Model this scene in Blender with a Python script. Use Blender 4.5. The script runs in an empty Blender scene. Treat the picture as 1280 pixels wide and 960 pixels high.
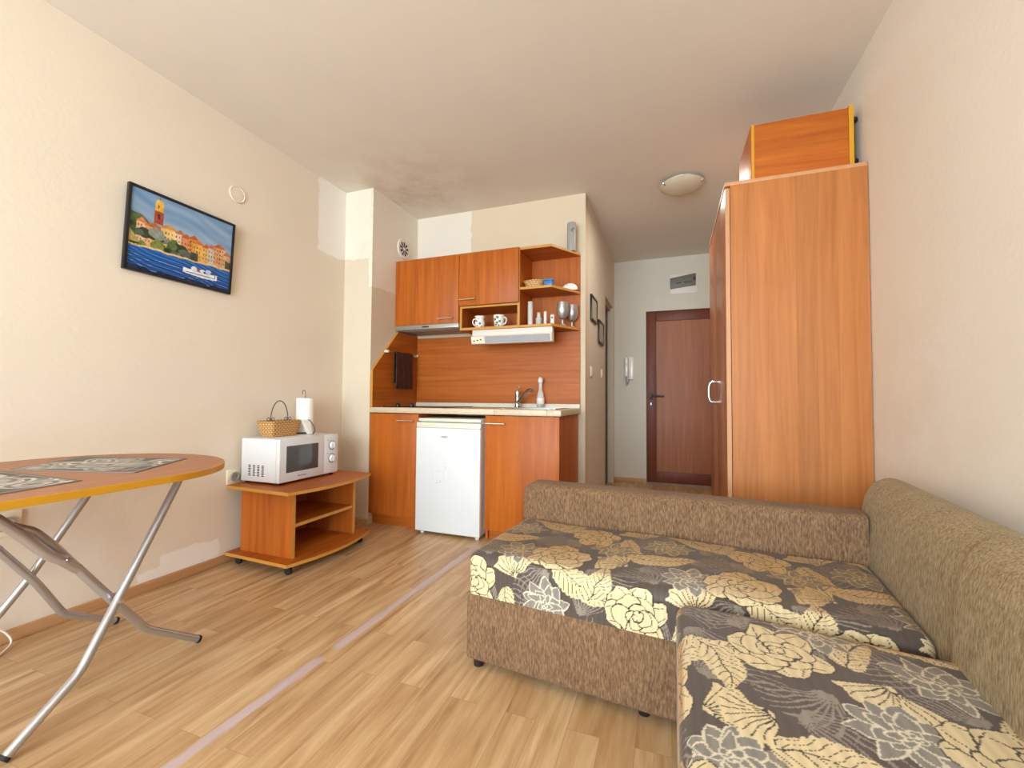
import bpy, bmesh, math, random
import numpy as np
from mathutils import Vector, Matrix, noise as mnoise
random.seed(7)
SC = bpy.context.scene
COL = SC.collection
PI = math.pi
R = math.radians

# ------------------------------------------------------------------ camera
F_PX, YAW, PITCH, ROLL, CAM_H = 537.02, R(-20.23), R(1.919), R(0.424), 0.943
fwd = Vector((math.sin(YAW)*math.cos(PITCH), math.cos(YAW)*math.cos(PITCH), math.sin(PITCH)))
rt = Vector((math.cos(YAW), -math.sin(YAW), 0)); up = rt.cross(fwd)
rt, up = rt*math.cos(ROLL)+up*math.sin(ROLL), up*math.cos(ROLL)-rt*math.sin(ROLL)
cd = bpy.data.cameras.new('camera'); cam = bpy.data.objects.new('camera', cd); COL.objects.link(cam)
cd.sensor_width = 36; cd.lens = F_PX/1280*36; cd.clip_start = 0.02
cam.matrix_world = Matrix(((rt.x, up.x, -fwd.x, 0), (rt.y, up.y, -fwd.y, 0), (rt.z, up.z, -fwd.z, CAM_H), (0, 0, 0, 1)))
SC.camera = cam

# ------------------------------------------------------------------ room numbers
XL, XR, YF, YB, H = -2.377, 0.841, -3.00, 5.092, 2.542     # left, right, window wall, end wall, ceiling
YC, XC = 2.66, -2.118                                        # pier front and its right side
YK, XK = 3.276, -0.61                                        # kitchen wall, outer corner to the hall

# ------------------------------------------------------------------ light and exposure
w = bpy.data.worlds.new('sky'); SC.world = w; w.use_nodes = True
w.node_tree.nodes['Background'].inputs[0].default_value = (0.75, 0.85, 1.0, 1)
w.node_tree.nodes['Background'].inputs[1].default_value = 0.4
def area(name, loc, rot, sx, sy, power, col):
    l = bpy.data.lights.new(name, 'AREA'); l.shape = 'RECTANGLE'; l.size = sx; l.size_y = sy
    l.energy = power; l.color = col
    o = bpy.data.objects.new(name, l); COL.objects.link(o); o.location = loc; o.rotation_euler = rot
    return o
area('window_daylight', (-0.75, YF-0.06, 1.28), (R(90), 0, 0), 2.8, 2.15, 340, (0.76, 0.915, 1.0))
SC.view_settings.view_transform = 'Standard'; SC.view_settings.look = 'None'
SC.view_settings.gamma = 1.0; SC.view_settings.use_curve_mapping = False
SC.view_settings.exposure = -0.06
SC.cycles.use_denoising = True
SC.cycles.max_bounces = 16; SC.cycles.diffuse_bounces = 10; SC.cycles.glossy_bounces = 6
SC.cycles.transmission_bounces = 10; SC.cycles.transparent_max_bounces = 10
SC.cycles.caustics_reflective = False; SC.cycles.caustics_refractive = False
SC.cycles.sample_clamp_indirect = 6

# ------------------------------------------------------------------ materials
def lin(c):
    c = c/255.0
    return c/12.92 if c <= 0.04045 else ((c+0.055)/1.055)**2.4
def rgb(r, g, b): return (lin(r), lin(g), lin(b), 1.0)
class NT:
    """small helper around a material's node tree"""
    def __init__(s, name):
        s.m = bpy.data.materials.new(name); s.m.use_nodes = True
        s.t = s.m.node_tree; s.b = s.t.nodes['Principled BSDF']
    def n(s, kind, **kw):
        x = s.t.nodes.new(kind)
        for k, v in kw.items(): setattr(x, k, v)
        return x
    def l(s, a, b): s.t.links.new(a, b)
    def val(s, sock, v):
        if hasattr(v, 'is_linked') or isinstance(v, bpy.types.NodeSocket): s.l(v, sock)
        else: sock.default_value = v
    def math(s, op, a, b=0.0, c=0.0):
        x = s.n('ShaderNodeMath', operation=op)
        s.val(x.inputs[0], a); s.val(x.inputs[1], b); s.val(x.inputs[2], c)
        return x.outputs[0]
    def vmath(s, op, a, b=(0, 0, 0)):
        x = s.n('ShaderNodeVectorMath', operation=op)
        s.val(x.inputs[0], a); s.val(x.inputs[1], b)
        return x.outputs['Value'] if op in ('LENGTH', 'DOT_PRODUCT', 'DISTANCE') else x.outputs[0]
    def mix(s, f, a, b, blend='MIX'):
        x = s.n('ShaderNodeMix', data_type='RGBA', blend_type=blend)
        s.val(x.inputs[0], f); s.val(x.inputs[6], a); s.val(x.inputs[7], b)
        return x.outputs[2]
    def noise(s, vec, scale, detail=4.0, rough=0.5, dist=0.0):
        x = s.n('ShaderNodeTexNoise'); s.l(vec, x.inputs['Vector'])
        x.inputs['Scale'].default_value = scale; x.inputs['Detail'].default_value = detail
        x.inputs['Roughness'].default_value = rough; x.inputs['Distortion'].default_value = dist
        return x.outputs['Fac']
    def obj(s): return s.n('ShaderNodeTexCoord').outputs['Object']
    def pos(s): return s.n('ShaderNodeNewGeometry').outputs['Position']
    def scale(s, vec, sc):
        x = s.n('ShaderNodeMapping'); s.l(vec, x.inputs['Vector']); x.inputs['Scale'].default_value = sc
        return x.outputs[0]
    def ramp(s, f, stops):
        x = s.n('ShaderNodeValToRGB'); s.l(f, x.inputs[0]); e = x.color_ramp.elements
        while len(e) < len(stops): e.new(0.5)
        for q, (p, c) in zip(e, stops): q.position = p; q.color = c
        return x.outputs[0]
    def rng(s, v, a, b, c=0.0, d=1.0):
        x = s.n('ShaderNodeMapRange'); s.val(x.inputs[0], v)
        for i, q in enumerate((a, b, c, d)): x.inputs[i+1].default_value = q
        return x.outputs[0]
    def bump(s, h, strength=0.2, dist=0.002):
        x = s.n('ShaderNodeBump'); x.inputs['Strength'].default_value = strength
        x.inputs['Distance'].default_value = dist; s.l(h, x.inputs['Height']); s.l(x.outputs[0], s.b.inputs['Normal'])
    def col(s, c): s.val(s.b.inputs['Base Color'], c)
    def set(s, **kw):
        for k, v in kw.items(): s.val(s.b.inputs[k], v)

def plain(name, c, rough=0.5, metal=0.0, var=0.06, scale=18.0, bump=0.0, **kw):
    t = NT(name); o = t.obj()
    f = t.noise(o, scale, 3)
    dark = tuple(x*(1-var*2) for x in c[:3])+(1,)
    t.col(t.mix(f, dark, c)); t.set(Roughness=rough, Metallic=metal)
    if bump: t.bump(t.noise(o, scale*12, 3), bump, 0.001)
    for k, v in kw.items(): t.b.inputs[k.replace('_', ' ')].default_value = v
    return t.m

def paint(name, c, patches=(), c2=None, bump=0.25, stain=None, var=0.05):
    """wall paint, with repainted / skimmed rectangles given as world boxes"""
    t = NT(name); p = t.pos()
    big = t.noise(p, 1.7, 4, 0.6); fine = t.noise(p, 45, 4, 0.6)
    c = tuple(c); dk = tuple(x*(1-var*2) for x in c[:3])+(1,)
    col = t.mix(big, dk, c)
    if patches:
        wob = t.n('ShaderNodeTexNoise'); t.l(p, wob.inputs['Vector']); wob.inputs['Scale'].default_value = 14
        d = t.vmath('SCALE', t.vmath('SUBTRACT', wob.outputs['Color'], (0.5, 0.5, 0.5)))
        d.node.inputs['Scale'].default_value = 0.05
        q = t.vmath('ADD', p, d); mask = None
        for lo, hi in patches:
            ctr = [(a+b)/2 for a, b in zip(lo, hi)]; hf = [abs(b-a)/2 for a, b in zip(lo, hi)]
            e = t.vmath('SUBTRACT', t.vmath('ABSOLUTE', t.vmath('SUBTRACT', q, tuple(ctr))), tuple(hf))
            sx = t.n('ShaderNodeSeparateXYZ'); t.l(e, sx.inputs[0])
            mx = t.math('MAXIMUM', t.math('MAXIMUM', sx.outputs[0], sx.outputs[1]), sx.outputs[2])
            m = t.rng(mx, 0.004, -0.004)
            mask = m if mask is None else t.math('MAXIMUM', mask, m)
        col = t.mix(mask, col, c2)
    if stain:
        for (ctr, rad, sc, amt) in stain:
            dd = t.vmath('LENGTH', t.vmath('SUBTRACT', p, ctr))
            f = t.math('MULTIPLY', t.rng(dd, rad, rad*0.2), t.rng(t.noise(p, 5, 5, 0.65), 0.42, 0.6))
            col = t.mix(t.math('MULTIPLY', f, amt), col, sc)
    spk = t.rng(t.noise(p, 90, 2, 0.5), 0.77, 0.80)
    col = t.mix(t.math('MULTIPLY', spk, 0.25), col, rgb(150, 125, 100))
    t.col(col); t.set(Roughness=0.85); t.b.inputs['Specular IOR Level'].default_value = 0.25
    t.bump(fine, bump, 0.003)
    return t.m

def wood(name, light, dark, grain='z', strip=0.0, rough=0.45, contrast=1.0, tint=0.10):
    t = NT(name); o = t.obj()
    s = {'z': (1, 1, 0.05), 'x': (0.05, 1, 1), 'y': (1, 0.05, 1)}[grain]
    sx = t.n('ShaderNodeSeparateXYZ'); t.l(o, sx.inputs[0]); X, Y, Z = sx.outputs
    across = {'z': t.math('ADD', X, Y), 'x': t.math('ADD', Y, Z), 'y': t.math('ADD', X, Z)}[grain]
    vec = t.scale(o, s)
    shift = None
    if strip:
        cell = t.math('FLOOR', t.math('DIVIDE', t.math('ADD', across, 7.013), strip))
        wn = t.n('ShaderNodeTexWhiteNoise', noise_dimensions='1D'); t.l(cell, wn.inputs['W'])
        shift = wn.outputs['Value']
        vec = t.vmath('ADD', vec, wn.outputs['Color'])
    n1 = t.noise(vec, 26, 6, 0.62, 0.8)
    n2 = t.noise(vec, 120, 3, 0.6)
    wv = t.n('ShaderNodeTexNoise'); t.l(t.scale(vec, (1, 1, 1)), wv.inputs['Vector']); wv.inputs['Scale'].default_value = 7
    rings = t.math('PINGPONG', t.math('MULTIPLY', wv.outputs['Fac'], 14), 1.0)
    f = t.math('ADD', t.math('MULTIPLY', t.rng(n1, 0.3, 0.7), 0.6), t.math('MULTIPLY', rings, 0.18))
    f = t.math('ADD', f, t.math('MULTIPLY', n2, 0.25))
    f = t.rng(f, 0.5-0.5/contrast, 0.5+0.5/contrast)
    c = t.mix(f, dark, light)
    if shift is not None:
        k = t.math('ADD', 1.0-tint, t.math('MULTIPLY', shift, 2*tint))
        cc = t.n('ShaderNodeCombineColor')
        for i in range(3): t.l(k, cc.inputs[i])
        c = t.mix(1.0, c, cc.outputs[0], 'MULTIPLY')
    t.col(c); t.set(Roughness=rough); t.b.inputs['Specular IOR Level'].default_value = 0.3
    t.bump(n2, 0.05, 0.0006)
    return t.m

def floor_mat():
    t = NT('laminate floor'); p = t.pos()
    rot = t.n('ShaderNodeMapping'); t.l(p, rot.inputs['Vector']); rot.inputs['Rotation'].default_value = (0, 0, R(90))
    br = t.n('ShaderNodeTexBrick'); t.l(rot.outputs[0], br.inputs['Vector'])
    br.offset = 0.37; br.offset_frequency = 2; br.squash = 1.0
    br.inputs['Color1'].default_value = (0, 0, 0, 1); br.inputs['Color2'].default_value = (1, 1, 1, 1)
    br.inputs['Mortar'].default_value = (0.5, 0.5, 0.5, 1)
    br.inputs['Scale'].default_value = 1; br.inputs['Mortar Size'].default_value = 0.0006
    br.inputs['Brick Width'].default_value = 0.62; br.inputs['Row Height'].default_value = 0.094
    tint = br.outputs['Color']
    off = t.vmath('MULTIPLY', tint, (9.0, 17.0, 5.0))
    v = t.vmath('ADD', t.scale(p, (1, 0.085, 1)), off)
    n1 = t.noise(v, 22, 6, 0.6, 1.1); n2 = t.noise(v, 150, 3, 0.55)
    wv = t.noise(v, 5.5, 2, 0.5, 0.4)
    rings = t.math('PINGPONG', t.math('MULTIPLY', wv, 16), 1.0)
    f = t.math('ADD', t.math('ADD', t.math('MULTIPLY', t.rng(n1, 0.28, 0.72), 0.5), t.math('MULTIPLY', rings, 0.25)), t.math('MULTIPLY', n2, 0.25))
    c = t.ramp(f, [(0.15, rgb(134, 95, 60)), (0.40, rgb(184, 146, 103)), (0.70, rgb(212, 180, 138)), (0.95, rgb(228, 202, 164))])
    sp = t.n('ShaderNodeSeparateColor'); t.l(tint, sp.inputs[0])
    c = t.mix(t.math('MULTIPLY', sp.outputs[0], 0.55), c, rgb(172, 132, 90))
    c = t.mix(t.math('MULTIPLY', br.outputs['Fac'], 0.55), c, rgb(110, 76, 48))
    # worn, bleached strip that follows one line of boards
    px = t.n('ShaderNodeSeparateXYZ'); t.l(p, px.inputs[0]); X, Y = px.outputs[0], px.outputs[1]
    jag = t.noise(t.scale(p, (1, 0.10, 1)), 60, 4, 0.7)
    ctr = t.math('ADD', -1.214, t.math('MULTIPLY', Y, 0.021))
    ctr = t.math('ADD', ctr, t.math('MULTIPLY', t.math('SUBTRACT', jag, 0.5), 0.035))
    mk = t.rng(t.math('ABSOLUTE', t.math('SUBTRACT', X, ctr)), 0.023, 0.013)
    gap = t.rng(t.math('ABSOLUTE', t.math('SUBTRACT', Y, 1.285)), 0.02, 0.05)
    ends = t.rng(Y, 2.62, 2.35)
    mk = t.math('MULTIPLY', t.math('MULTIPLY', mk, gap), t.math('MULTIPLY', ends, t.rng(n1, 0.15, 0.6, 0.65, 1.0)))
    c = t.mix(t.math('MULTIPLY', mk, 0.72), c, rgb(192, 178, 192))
    t.col(c); t.set(Roughness=t.rng(n1, 0.2, 0.8, 0.34, 0.46))
    t.bump(f, 0.05, 0.0008)
    return t.m

def chenille(name, a, b, c):
    t = NT(name); o = t.obj()
    n1 = t.noise(t.scale(o, (1, 1, 0.22)), 230, 3, 0.6); n2 = t.noise(o, 14, 3, 0.6); n3 = t.noise(t.scale(o, (1, 1, 0.3)), 420, 2, 0.6)
    f = t.math('ADD', t.math('MULTIPLY', t.rng(n1, 0.3, 0.7), 0.7), t.math('MULTIPLY', n2, 0.3))
    col = t.ramp(f, [(0.18, a), (0.5, b), (0.82, c)])
    t.col(col); t.set(Roughness=0.8); t.b.inputs['Sheen Weight'].default_value = 0.08; t.b.inputs['Sheen Roughness'].default_value = 0.4
    t.b.inputs['Specular IOR Level'].default_value = 0.2
    t.bump(t.math('ADD', n1, t.math('MULTIPLY', n3, 0.5)), 0.5, 0.004)
    return t.m

def attr_mat(name, rough=0.6, satin=False, spec=0.3):
    """colours come from the pattern woven / printed on the mesh (attribute 'pattern')"""
    t = NT(name); a = t.n('ShaderNodeAttribute', attribute_name='pattern'); c = a.outputs['Color']
    if satin:    # satin sheen painted into the base colour: golden at grazing view, cream face on
        lw = t.n('ShaderNodeLayerWeight'); lw.inputs['Blend'].default_value = 0.5
        g = t.mix(1.0, c, (0.64, 0.43, 0.16, 1), 'MULTIPLY')
        c = t.mix(t.math('MULTIPLY', t.rng(lw.outputs['Facing'], 0.59, 0.68), 1.0), c, g)
        o = t.obj(); t.bump(t.noise(o, 420, 2), 0.25, 0.001)
        t.b.inputs['Sheen Weight'].default_value = 0.15
    t.col(c); t.set(Roughness=rough); t.b.inputs['Specular IOR Level'].default_value = spec
    return t.m

def glass(name, c, rough=0.05, alpha=0.30):
    t = NT(name); f = t.noise(t.obj(), 30, 2)
    t.col(t.mix(f, c, tuple(min(1, x*1.03) for x in c[:3])+(1,))); t.set(Roughness=rough, Alpha=alpha)
    return t.m

CREAM = rgb(231, 219, 202); WHITEW = rgb(238, 230, 214)
M = {}
M['wall_left'] = paint('cream wall paint', CREAM, [((XL-.1, 2.385, 2.0), (XL+.1, 2.70, 2.60)), ((XL-.1, 1.33, -0.1), (XL+.1, 1.50, 0.10)), ((XL-.1, 1.42, -0.1), (XL+.1, 1.72, 0.15))], rgb(238, 234, 228),
                       stain=[((XL, 1.0, 0.3), 0.7, rgb(214, 196, 176), 0.35)])
M['pier'] = paint('pier wall paint', rgb(220, 207, 186), [((XL-.1, 2.5, 2.004), (XC-.02, 2.68, 2.6)), ((XC-.03, 2.655, 1.79), (XC+.02, 3.4, 2.6))], rgb(228, 221, 207),
                  stain=[((XC-.05, 2.66, 2.05), 0.12, rgb(204, 190, 164), 0.5)])
M['wall_kitchen'] = paint('kitchen wall paint', rgb(218, 202, 177), [((XC-.1, 3.2, 1.9), (-1.585, 3.3, 2.6))], rgb(226, 220, 208))
M['wall_hall'] = paint('hall wall paint', rgb(222, 210, 193))
M['wall_end'] = paint('end wall paint', rgb(218, 211, 198))
M['wall_right'] = paint('right wall paint', rgb(230, 221, 208), stain=[((XR, 2.0, 0.9), 0.6, rgb(214, 200, 182), 0.35)])
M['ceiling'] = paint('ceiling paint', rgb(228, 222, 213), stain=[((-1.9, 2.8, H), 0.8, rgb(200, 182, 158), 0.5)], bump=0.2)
M['floor'] = floor_mat()
OR_L, OR_D = rgb(194, 108, 36), rgb(148, 68, 14)
M['wood_v'] = wood('cherry laminate upright', OR_L, OR_D, 'z', strip=0.085, tint=0.07)
M['wood_x'] = wood('cherry laminate across', OR_L, OR_D, 'x', strip=0.11, tint=0.05)
M['wood_y'] = wood('cherry laminate lengthways', OR_L, OR_D, 'y', strip=0.11, tint=0.05)
M['ward'] = wood('alder laminate', rgb(188, 122, 68), rgb(154, 90, 44), 'z', strip=0.083, tint=0.11, rough=0.42)
M['ward_door'] = wood('alder laminate door', rgb(180, 112, 68), rgb(150, 84, 48), 'z', strip=0.11, tint=0.04, rough=0.3)
M['ward_edge'] = wood('pale edge banding', rgb(200, 150, 112), rgb(186, 134, 96), 'z')
M['edge'] = plain('ochre edge banding', rgb(200, 142, 58), 0.45)
M['edge_yellow'] = plain('yellow edge banding', rgb(204, 148, 28), 0.4)
M['door'] = wood('walnut door panel', rgb(172, 106, 70), rgb(136, 80, 50), 'z', strip=0.1, tint=0.06)
M['door_frame'] = wood('walnut door frame', rgb(122, 62, 40), rgb(96, 46, 30), 'z')
M['dark_door'] = wood('dark wenge door', rgb(44, 28, 22), rgb(30, 18, 14), 'z')
M['table'] = wood('table laminate', rgb(172, 108, 68), rgb(152, 90, 54), 'y', rough=0.35)
M['skirt'] = wood('skirting laminate', rgb(204, 162, 118), rgb(178, 132, 90), 'y')
M['white'] = plain('white enamel', rgb(222, 226, 229), 0.3, var=0.01)
M['white_mw'] = plain('white plastic', rgb(218, 220, 224), 0.35, var=0.01)
M['cream'] = plain('cream plastic', rgb(238, 228, 204), 0.4, var=0.02)
M['creamtop'] = plain('ivory plastic', rgb(222, 221, 208), 0.4, var=0.02)
M['worktop'] = plain('mottled cream worktop', rgb(222, 204, 176), 0.4, var=0.16, scale=60)
M['black'] = plain('black plastic', rgb(28, 27, 28), 0.4)
M['rubber'] = plain('black rubber', rgb(24, 24, 25), 0.7)
M['darkgap'] = plain('dark recess', rgb(30, 24, 22), 0.8)
M['hob'] = plain('black glass ceramic', rgb(16, 16, 18), 0.08)
M['mwglass'] = plain('dark oven window', rgb(84, 88, 92), 0.12, var=0.03)
M['chrome'] = plain('chrome', rgb(220, 222, 226), 0.12, 1.0, var=0.02)
M['steel'] = plain('brushed steel', rgb(198, 198, 196), 0.32, 1.0, var=0.06)
M['handle'] = plain('satin nickel', rgb(228, 222, 212), 0.3, 0.9, var=0.02)
M['tube'] = plain('silver painted tube', rgb(184, 182, 184), 0.3, 0.7, var=0.03)
M['hood'] = plain('grey metal hood', rgb(170, 166, 158), 0.4, 0.5)
M['grey'] = plain('grey plastic', rgb(160, 158, 152), 0.45)
M['diffuser'] = plain('grey frosted diffuser', rgb(166, 168, 174), 0.35)
M['smoke'] = plain('smoked cover', rgb(112, 106, 100), 0.5)
M['plate'] = plain('off white plate', rgb(226, 218, 208), 0.45, var=0.02)
M['print'] = plain('grey print', rgb(120, 120, 122), 0.6)
M['faint'] = plain('faint glue mark', rgb(206, 206, 204), 0.6)
M['chen'] = chenille('brown chenille', rgb(90, 66, 46), rgb(118, 90, 66), rgb(142, 112, 84))
M['chen2'] = chenille('olive tan chenille', rgb(114, 97, 68), rgb(150, 130, 97), rgb(174, 154, 121))
M['floral'] = attr_mat('floral jacquard', 0.55, True)
M['picture'] = attr_mat('printed picture', 0.35)
M['mat'] = attr_mat('printed placemat', 0.35)
M['frame'] = plain('black picture frame', rgb(20, 20, 24), 0.35)
M['paperpic'] = plain('faded print', rgb(186, 172, 152), 0.5)
M['paper'] = plain('paper towel', rgb(246, 245, 242), 0.9, bump=0.3, var=0.01)
M['wire'] = plain('dark wire', rgb(96, 88, 84), 0.35, 0.8)
M['towel'] = plain('dark maroon cloth', rgb(62, 34, 36), 0.45, var=0.3, scale=25)
M['china'] = plain('white china', rgb(240, 236, 230), 0.2, var=0.01)
M['leafgreen'] = plain('green glaze', rgb(96, 122, 88), 0.25)
M['blueglaze'] = plain('blue grey glaze', rgb(104, 108, 140), 0.25)
M['pinkglaze'] = plain('pink glaze', rgb(206, 130, 124), 0.25)
M['blue'] = plain('blue plastic', rgb(46, 128, 190), 0.35)
M['glass'] = glass('clear glass', (0.93, 0.96, 0.95, 1))
M['green_liquid'] = plain('green liquid', rgb(52, 128, 74), 0.15)
M['silver'] = plain('hammered silver', rgb(206, 202, 202), 0.3, 0.7, var=0.25, scale=60, bump=0.5)
M['lampglass'] = plain('marbled lamp glass', rgb(214, 206, 184), 0.25, var=0.1, scale=9)
M['cable'] = plain('white cable', rgb(236, 230, 222), 0.5)
def wicker_mat(name, a, b):
    t = NT(name); o = t.obj(); sx = t.n('ShaderNodeSeparateXYZ'); t.l(o, sx.inputs[0])
    along = t.math('ADD', sx.outputs[0], sx.outputs[1])
    r = t.math('FLOOR', t.math('MULTIPLY', sx.outputs[2], 85))
    ph = t.math('MULTIPLY', t.math('MODULO', r, 2), 0.5)
    u = t.math('FRACT', t.math('ADD', t.math('MULTIPLY', along, 42), ph))
    v = t.math('FRACT', t.math('MULTIPLY', sx.outputs[2], 85))
    h = t.math('MULTIPLY', t.math('SINE', t.math('MULTIPLY', u, PI)), t.math('SINE', t.math('MULTIPLY', v, PI)))
    t.col(t.mix(t.rng(h, 0.0, 0.45), b, a)); t.set(Roughness=0.6); t.bump(h, 0.6, 0.004)
    return t.m
M['wicker'] = wicker_mat('woven wicker', rgb(214, 168, 104), rgb(112, 66, 28))
M['wicker2'] = wicker_mat('pale wicker', rgb(224, 182, 122), rgb(140, 98, 56))

# ------------------------------------------------------------------ mesh helpers
class MB:
    def __init__(s): s.bm = bmesh.new()
    def box(s, x0, x1, y0, y1, z0, z1, bev=0.0, seg=2):
        bm = bmesh.new()
        c = [bm.verts.new((x, y, z)) for x in (x0, x1) for y in (y0, y1) for z in (z0, z1)]
        for f in ((0, 1, 3, 2), (4, 6, 7, 5), (0, 4, 5, 1), (2, 3, 7, 6), (0, 2, 6, 4), (1, 5, 7, 3)):
            bm.faces.new([c[i] for i in f])
        if bev: bmesh.ops.bevel(bm, geom=bm.edges[:], offset=bev, segments=seg, profile=0.5, affect='EDGES')
        return s._add(bm)
    def _add(s, bm):
        me = bpy.data.meshes.new('tmp'); bm.normal_update(); bm.to_mesh(me); bm.free(); s.bm.from_mesh(me); bpy.data.meshes.remove(me)
        return s
    def prism(s, pts, axis, a, b, bev=0.0, seg=2):
        """polygon in the two other axes (in x,y,z order), extruded along axis from a to b"""
        bm = bmesh.new(); i = 'xyz'.index(axis)
        def P(p, h): q = list(p); q.insert(i, h); return q
        v0 = [bm.verts.new(P(p, a)) for p in pts]; v1 = [bm.verts.new(P(p, b)) for p in pts]; n = len(pts)
        bm.faces.new(v0); bm.faces.new(v1[::-1])
        for k in range(n): bm.faces.new((v0[k], v1[k], v1[(k+1) % n], v0[(k+1) % n]))
        bmesh.ops.recalc_face_normals(bm, faces=bm.faces[:])
        if bev: bmesh.ops.bevel(bm, geom=bm.edges[:], offset=bev, segments=seg, profile=0.5, affect='EDGES', clamp_overlap=True)
        return s._add(bm)
    def tube(s, pts, r, n=12, close=False, caps=True, smooth=0):
        pts = [Vector(p) for p in pts]
        for _ in range(smooth):
            q = [pts[0]]
            for a, b in zip(pts, pts[1:]): q += [a*.75+b*.25, a*.25+b*.75]
            q.append(pts[-1]); pts = q
        rs = r if isinstance(r, (list, tuple)) else [r]*len(pts)
        bm = bmesh.new(); rings = []; N = len(pts); nrm = None
        for i, p in enumerate(pts):
            if close: t = (pts[(i+1) % N]-pts[i-1]).normalized()
            else: t = (pts[min(i+1, N-1)]-pts[max(i-1, 0)]).normalized()
            if nrm is None:
                nrm = t.orthogonal().normalized()
            else:
                nrm = (nrm-t*nrm.dot(t)).normalized()
            bi = t.cross(nrm)
            rings.append([bm.verts.new(p+(nrm*math.cos(a)+bi*math.sin(a))*rs[min(i, len(rs)-1)]) for a in [2*PI*k/n for k in range(n)]])
        m = N if close else N-1
        for i in range(m):
            A, B = rings[i], rings[(i+1) % N]
            for k in range(n): bm.faces.new((A[k], A[(k+1) % n], B[(k+1) % n], B[k]))
        if caps and not close: bm.faces.new(rings[0][::-1]); bm.faces.new(rings[-1])
        bmesh.ops.recalc_face_normals(bm, faces=bm.faces[:])
        return s._add(bm)
    def cyl(s, p0, p1, r, n=24): return s.tube([p0, p1], r, n)
    def lathe(s, prof, c, axis='z', n=28, sx=1.0, sy=1.0):
        """profile of (radius, height) pairs turned about an axis through c"""
        bm = bmesh.new(); rings = []
        def P(r, h, a):
            u, v = r*math.cos(a)*sx, r*math.sin(a)*sy
            q = {'z': (u, v, h), 'x': (h, u, v), 'y': (u, h, v)}[axis]
            return Vector(c)+Vector(q)
        for r, h in prof:
            if r < 1e-6: rings.append([bm.verts.new(P(0, h, 0))])
            else: rings.append([bm.verts.new(P(r, h, 2*PI*k/n)) for k in range(n)])
        for A, B in zip(rings, rings[1:]):
            for k in range(n):
                k2 = (k+1) % n
                f = [A[k % len(A)], A[k2 % len(A)], B[k2 % len(B)], B[k % len(B)]]
                g = []
                for q in f:
                    if q not in g: g.append(q)
                if len(g) > 2: bm.faces.new(g)
        bmesh.ops.recalc_face_normals(bm, faces=bm.faces[:])
        return s._add(bm)
    def quad(s, pts):
        bm = bmesh.new(); bm.faces.new([bm.verts.new(p) for p in pts]); return s._add(bm)
    def apply(s, fn):
        for v in s.bm.verts: v.co = fn(v.co)
        return s
    def build(s, name, mat, parent=None, ang=35, **props):
        off = Vector((0, 0, 0)); p = parent
        while p is not None: off += Vector(p.location); p = p.parent
        bm = s.bm; bm.normal_update()
        for f in bm.faces: f.smooth = True
        ca = R(ang)
        for e in bm.edges:
            if len(e.link_faces) == 2 and e.calc_face_angle(0) > ca: e.smooth = False
        if off.length:
            for v in bm.verts: v.co -= off
        me = bpy.data.meshes.new(name); bm.to_mesh(me); bm.free()
        me.materials.append(M[mat] if isinstance(mat, str) else mat)
        o = bpy.data.objects.new(name, me); COL.objects.link(o)
        if parent is not None: o.parent = parent
        for k, v in props.items(): o[k] = v
        return o

def thing(name, label, cat, loc, group=None):
    o = bpy.data.objects.new(name, None); COL.objects.link(o); o.location = loc; o.empty_display_size = 0.05
    tag(o, label, cat, group); return o
def tag(o, label, cat, group=None):
    o['label'] = label; o['category'] = cat
    if group: o['group'] = group
    return o
def struct(mb, name, mat, **kw):
    o = mb.build(name, mat); o['kind'] = 'structure'; return o
def box(*a, **k): return MB().box(*a, **k)
def pattern_mesh(name, verts, faces, cols, mat, parent, smooth=True):
    off = Vector(parent.location); q = parent.parent
    while q is not None: off += Vector(q.location); q = q.parent
    v = np.asarray(verts, dtype=np.float64)-np.array(off)
    me = bpy.data.meshes.new(name); me.from_pydata(v.tolist(), [], faces.tolist() if hasattr(faces, 'tolist') else faces); me.update()
    at = me.attributes.new('pattern', 'FLOAT_COLOR', 'POINT')
    c = np.ones((len(v), 4), dtype=np.float32); c[:, :3] = cols
    at.data.foreach_set('color', c.ravel())
    if smooth: me.polygons.foreach_set('use_smooth', [True]*len(me.polygons))
    me.materials.append(M[mat]); o = bpy.data.objects.new(name, me); COL.objects.link(o); o.parent = parent
    return o
def nlin(c):
    c = np.asarray(c, dtype=np.float64)/255.0
    return np.where(c <= 0.04045, c/12.92, ((c+0.055)/1.055)**2.4)

# ------------------------------------------------------------------ the room
T = 0.12
struct(box(XL-T, XR+T, -3.12, YB+0.3, -0.1, 0), 'floor', 'floor')
struct(box(XL-T, XR+T, -3.12, YB+0.3, H, H+0.1), 'ceiling', 'ceiling')
struct(box(XL-T, XL, -3.12, YB+0.3, 0, H), 'wall_left', 'wall_left')
struct(box(XR, XR+T, -3.12, YB+0.3, 0, H), 'wall_right', 'wall_right')
struct(box(XL, XC, YC, YK, 0, H), 'wall_pier', 'pier')
struct(box(XL, XK, YK, YK+T, 0, H), 'wall_kitchen', 'wall_kitchen')
OY0, OY1, OZ = 4.35, 4.985, 1.985                            # bathroom doorway in the hall wall
mb = MB(); mb.box(XK-0.14, XK, YK+T, OY0, 0, H); mb.box(XK-0.14, XK, OY1, YB, 0, H); mb.box(XK-0.14, XK, OY0, OY1, OZ, H)
struct(mb, 'wall_hall', 'wall_hall')
DX0, DX1, DZ = -0.256, 0.62, 1.942                           # entrance door opening
mb = MB(); mb.box(XL, DX0, YB, YB+T, 0, H); mb.box(DX1, XR, YB, YB+T, 0, H); mb.box(DX0, DX1, YB, YB+T, DZ, H)
struct(mb, 'wall_end', 'wall_end')
WX0, WX1, WZ0, WZ1 = -2.18, 0.68, 0.12, 2.40                 # window opening behind the viewer
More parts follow.
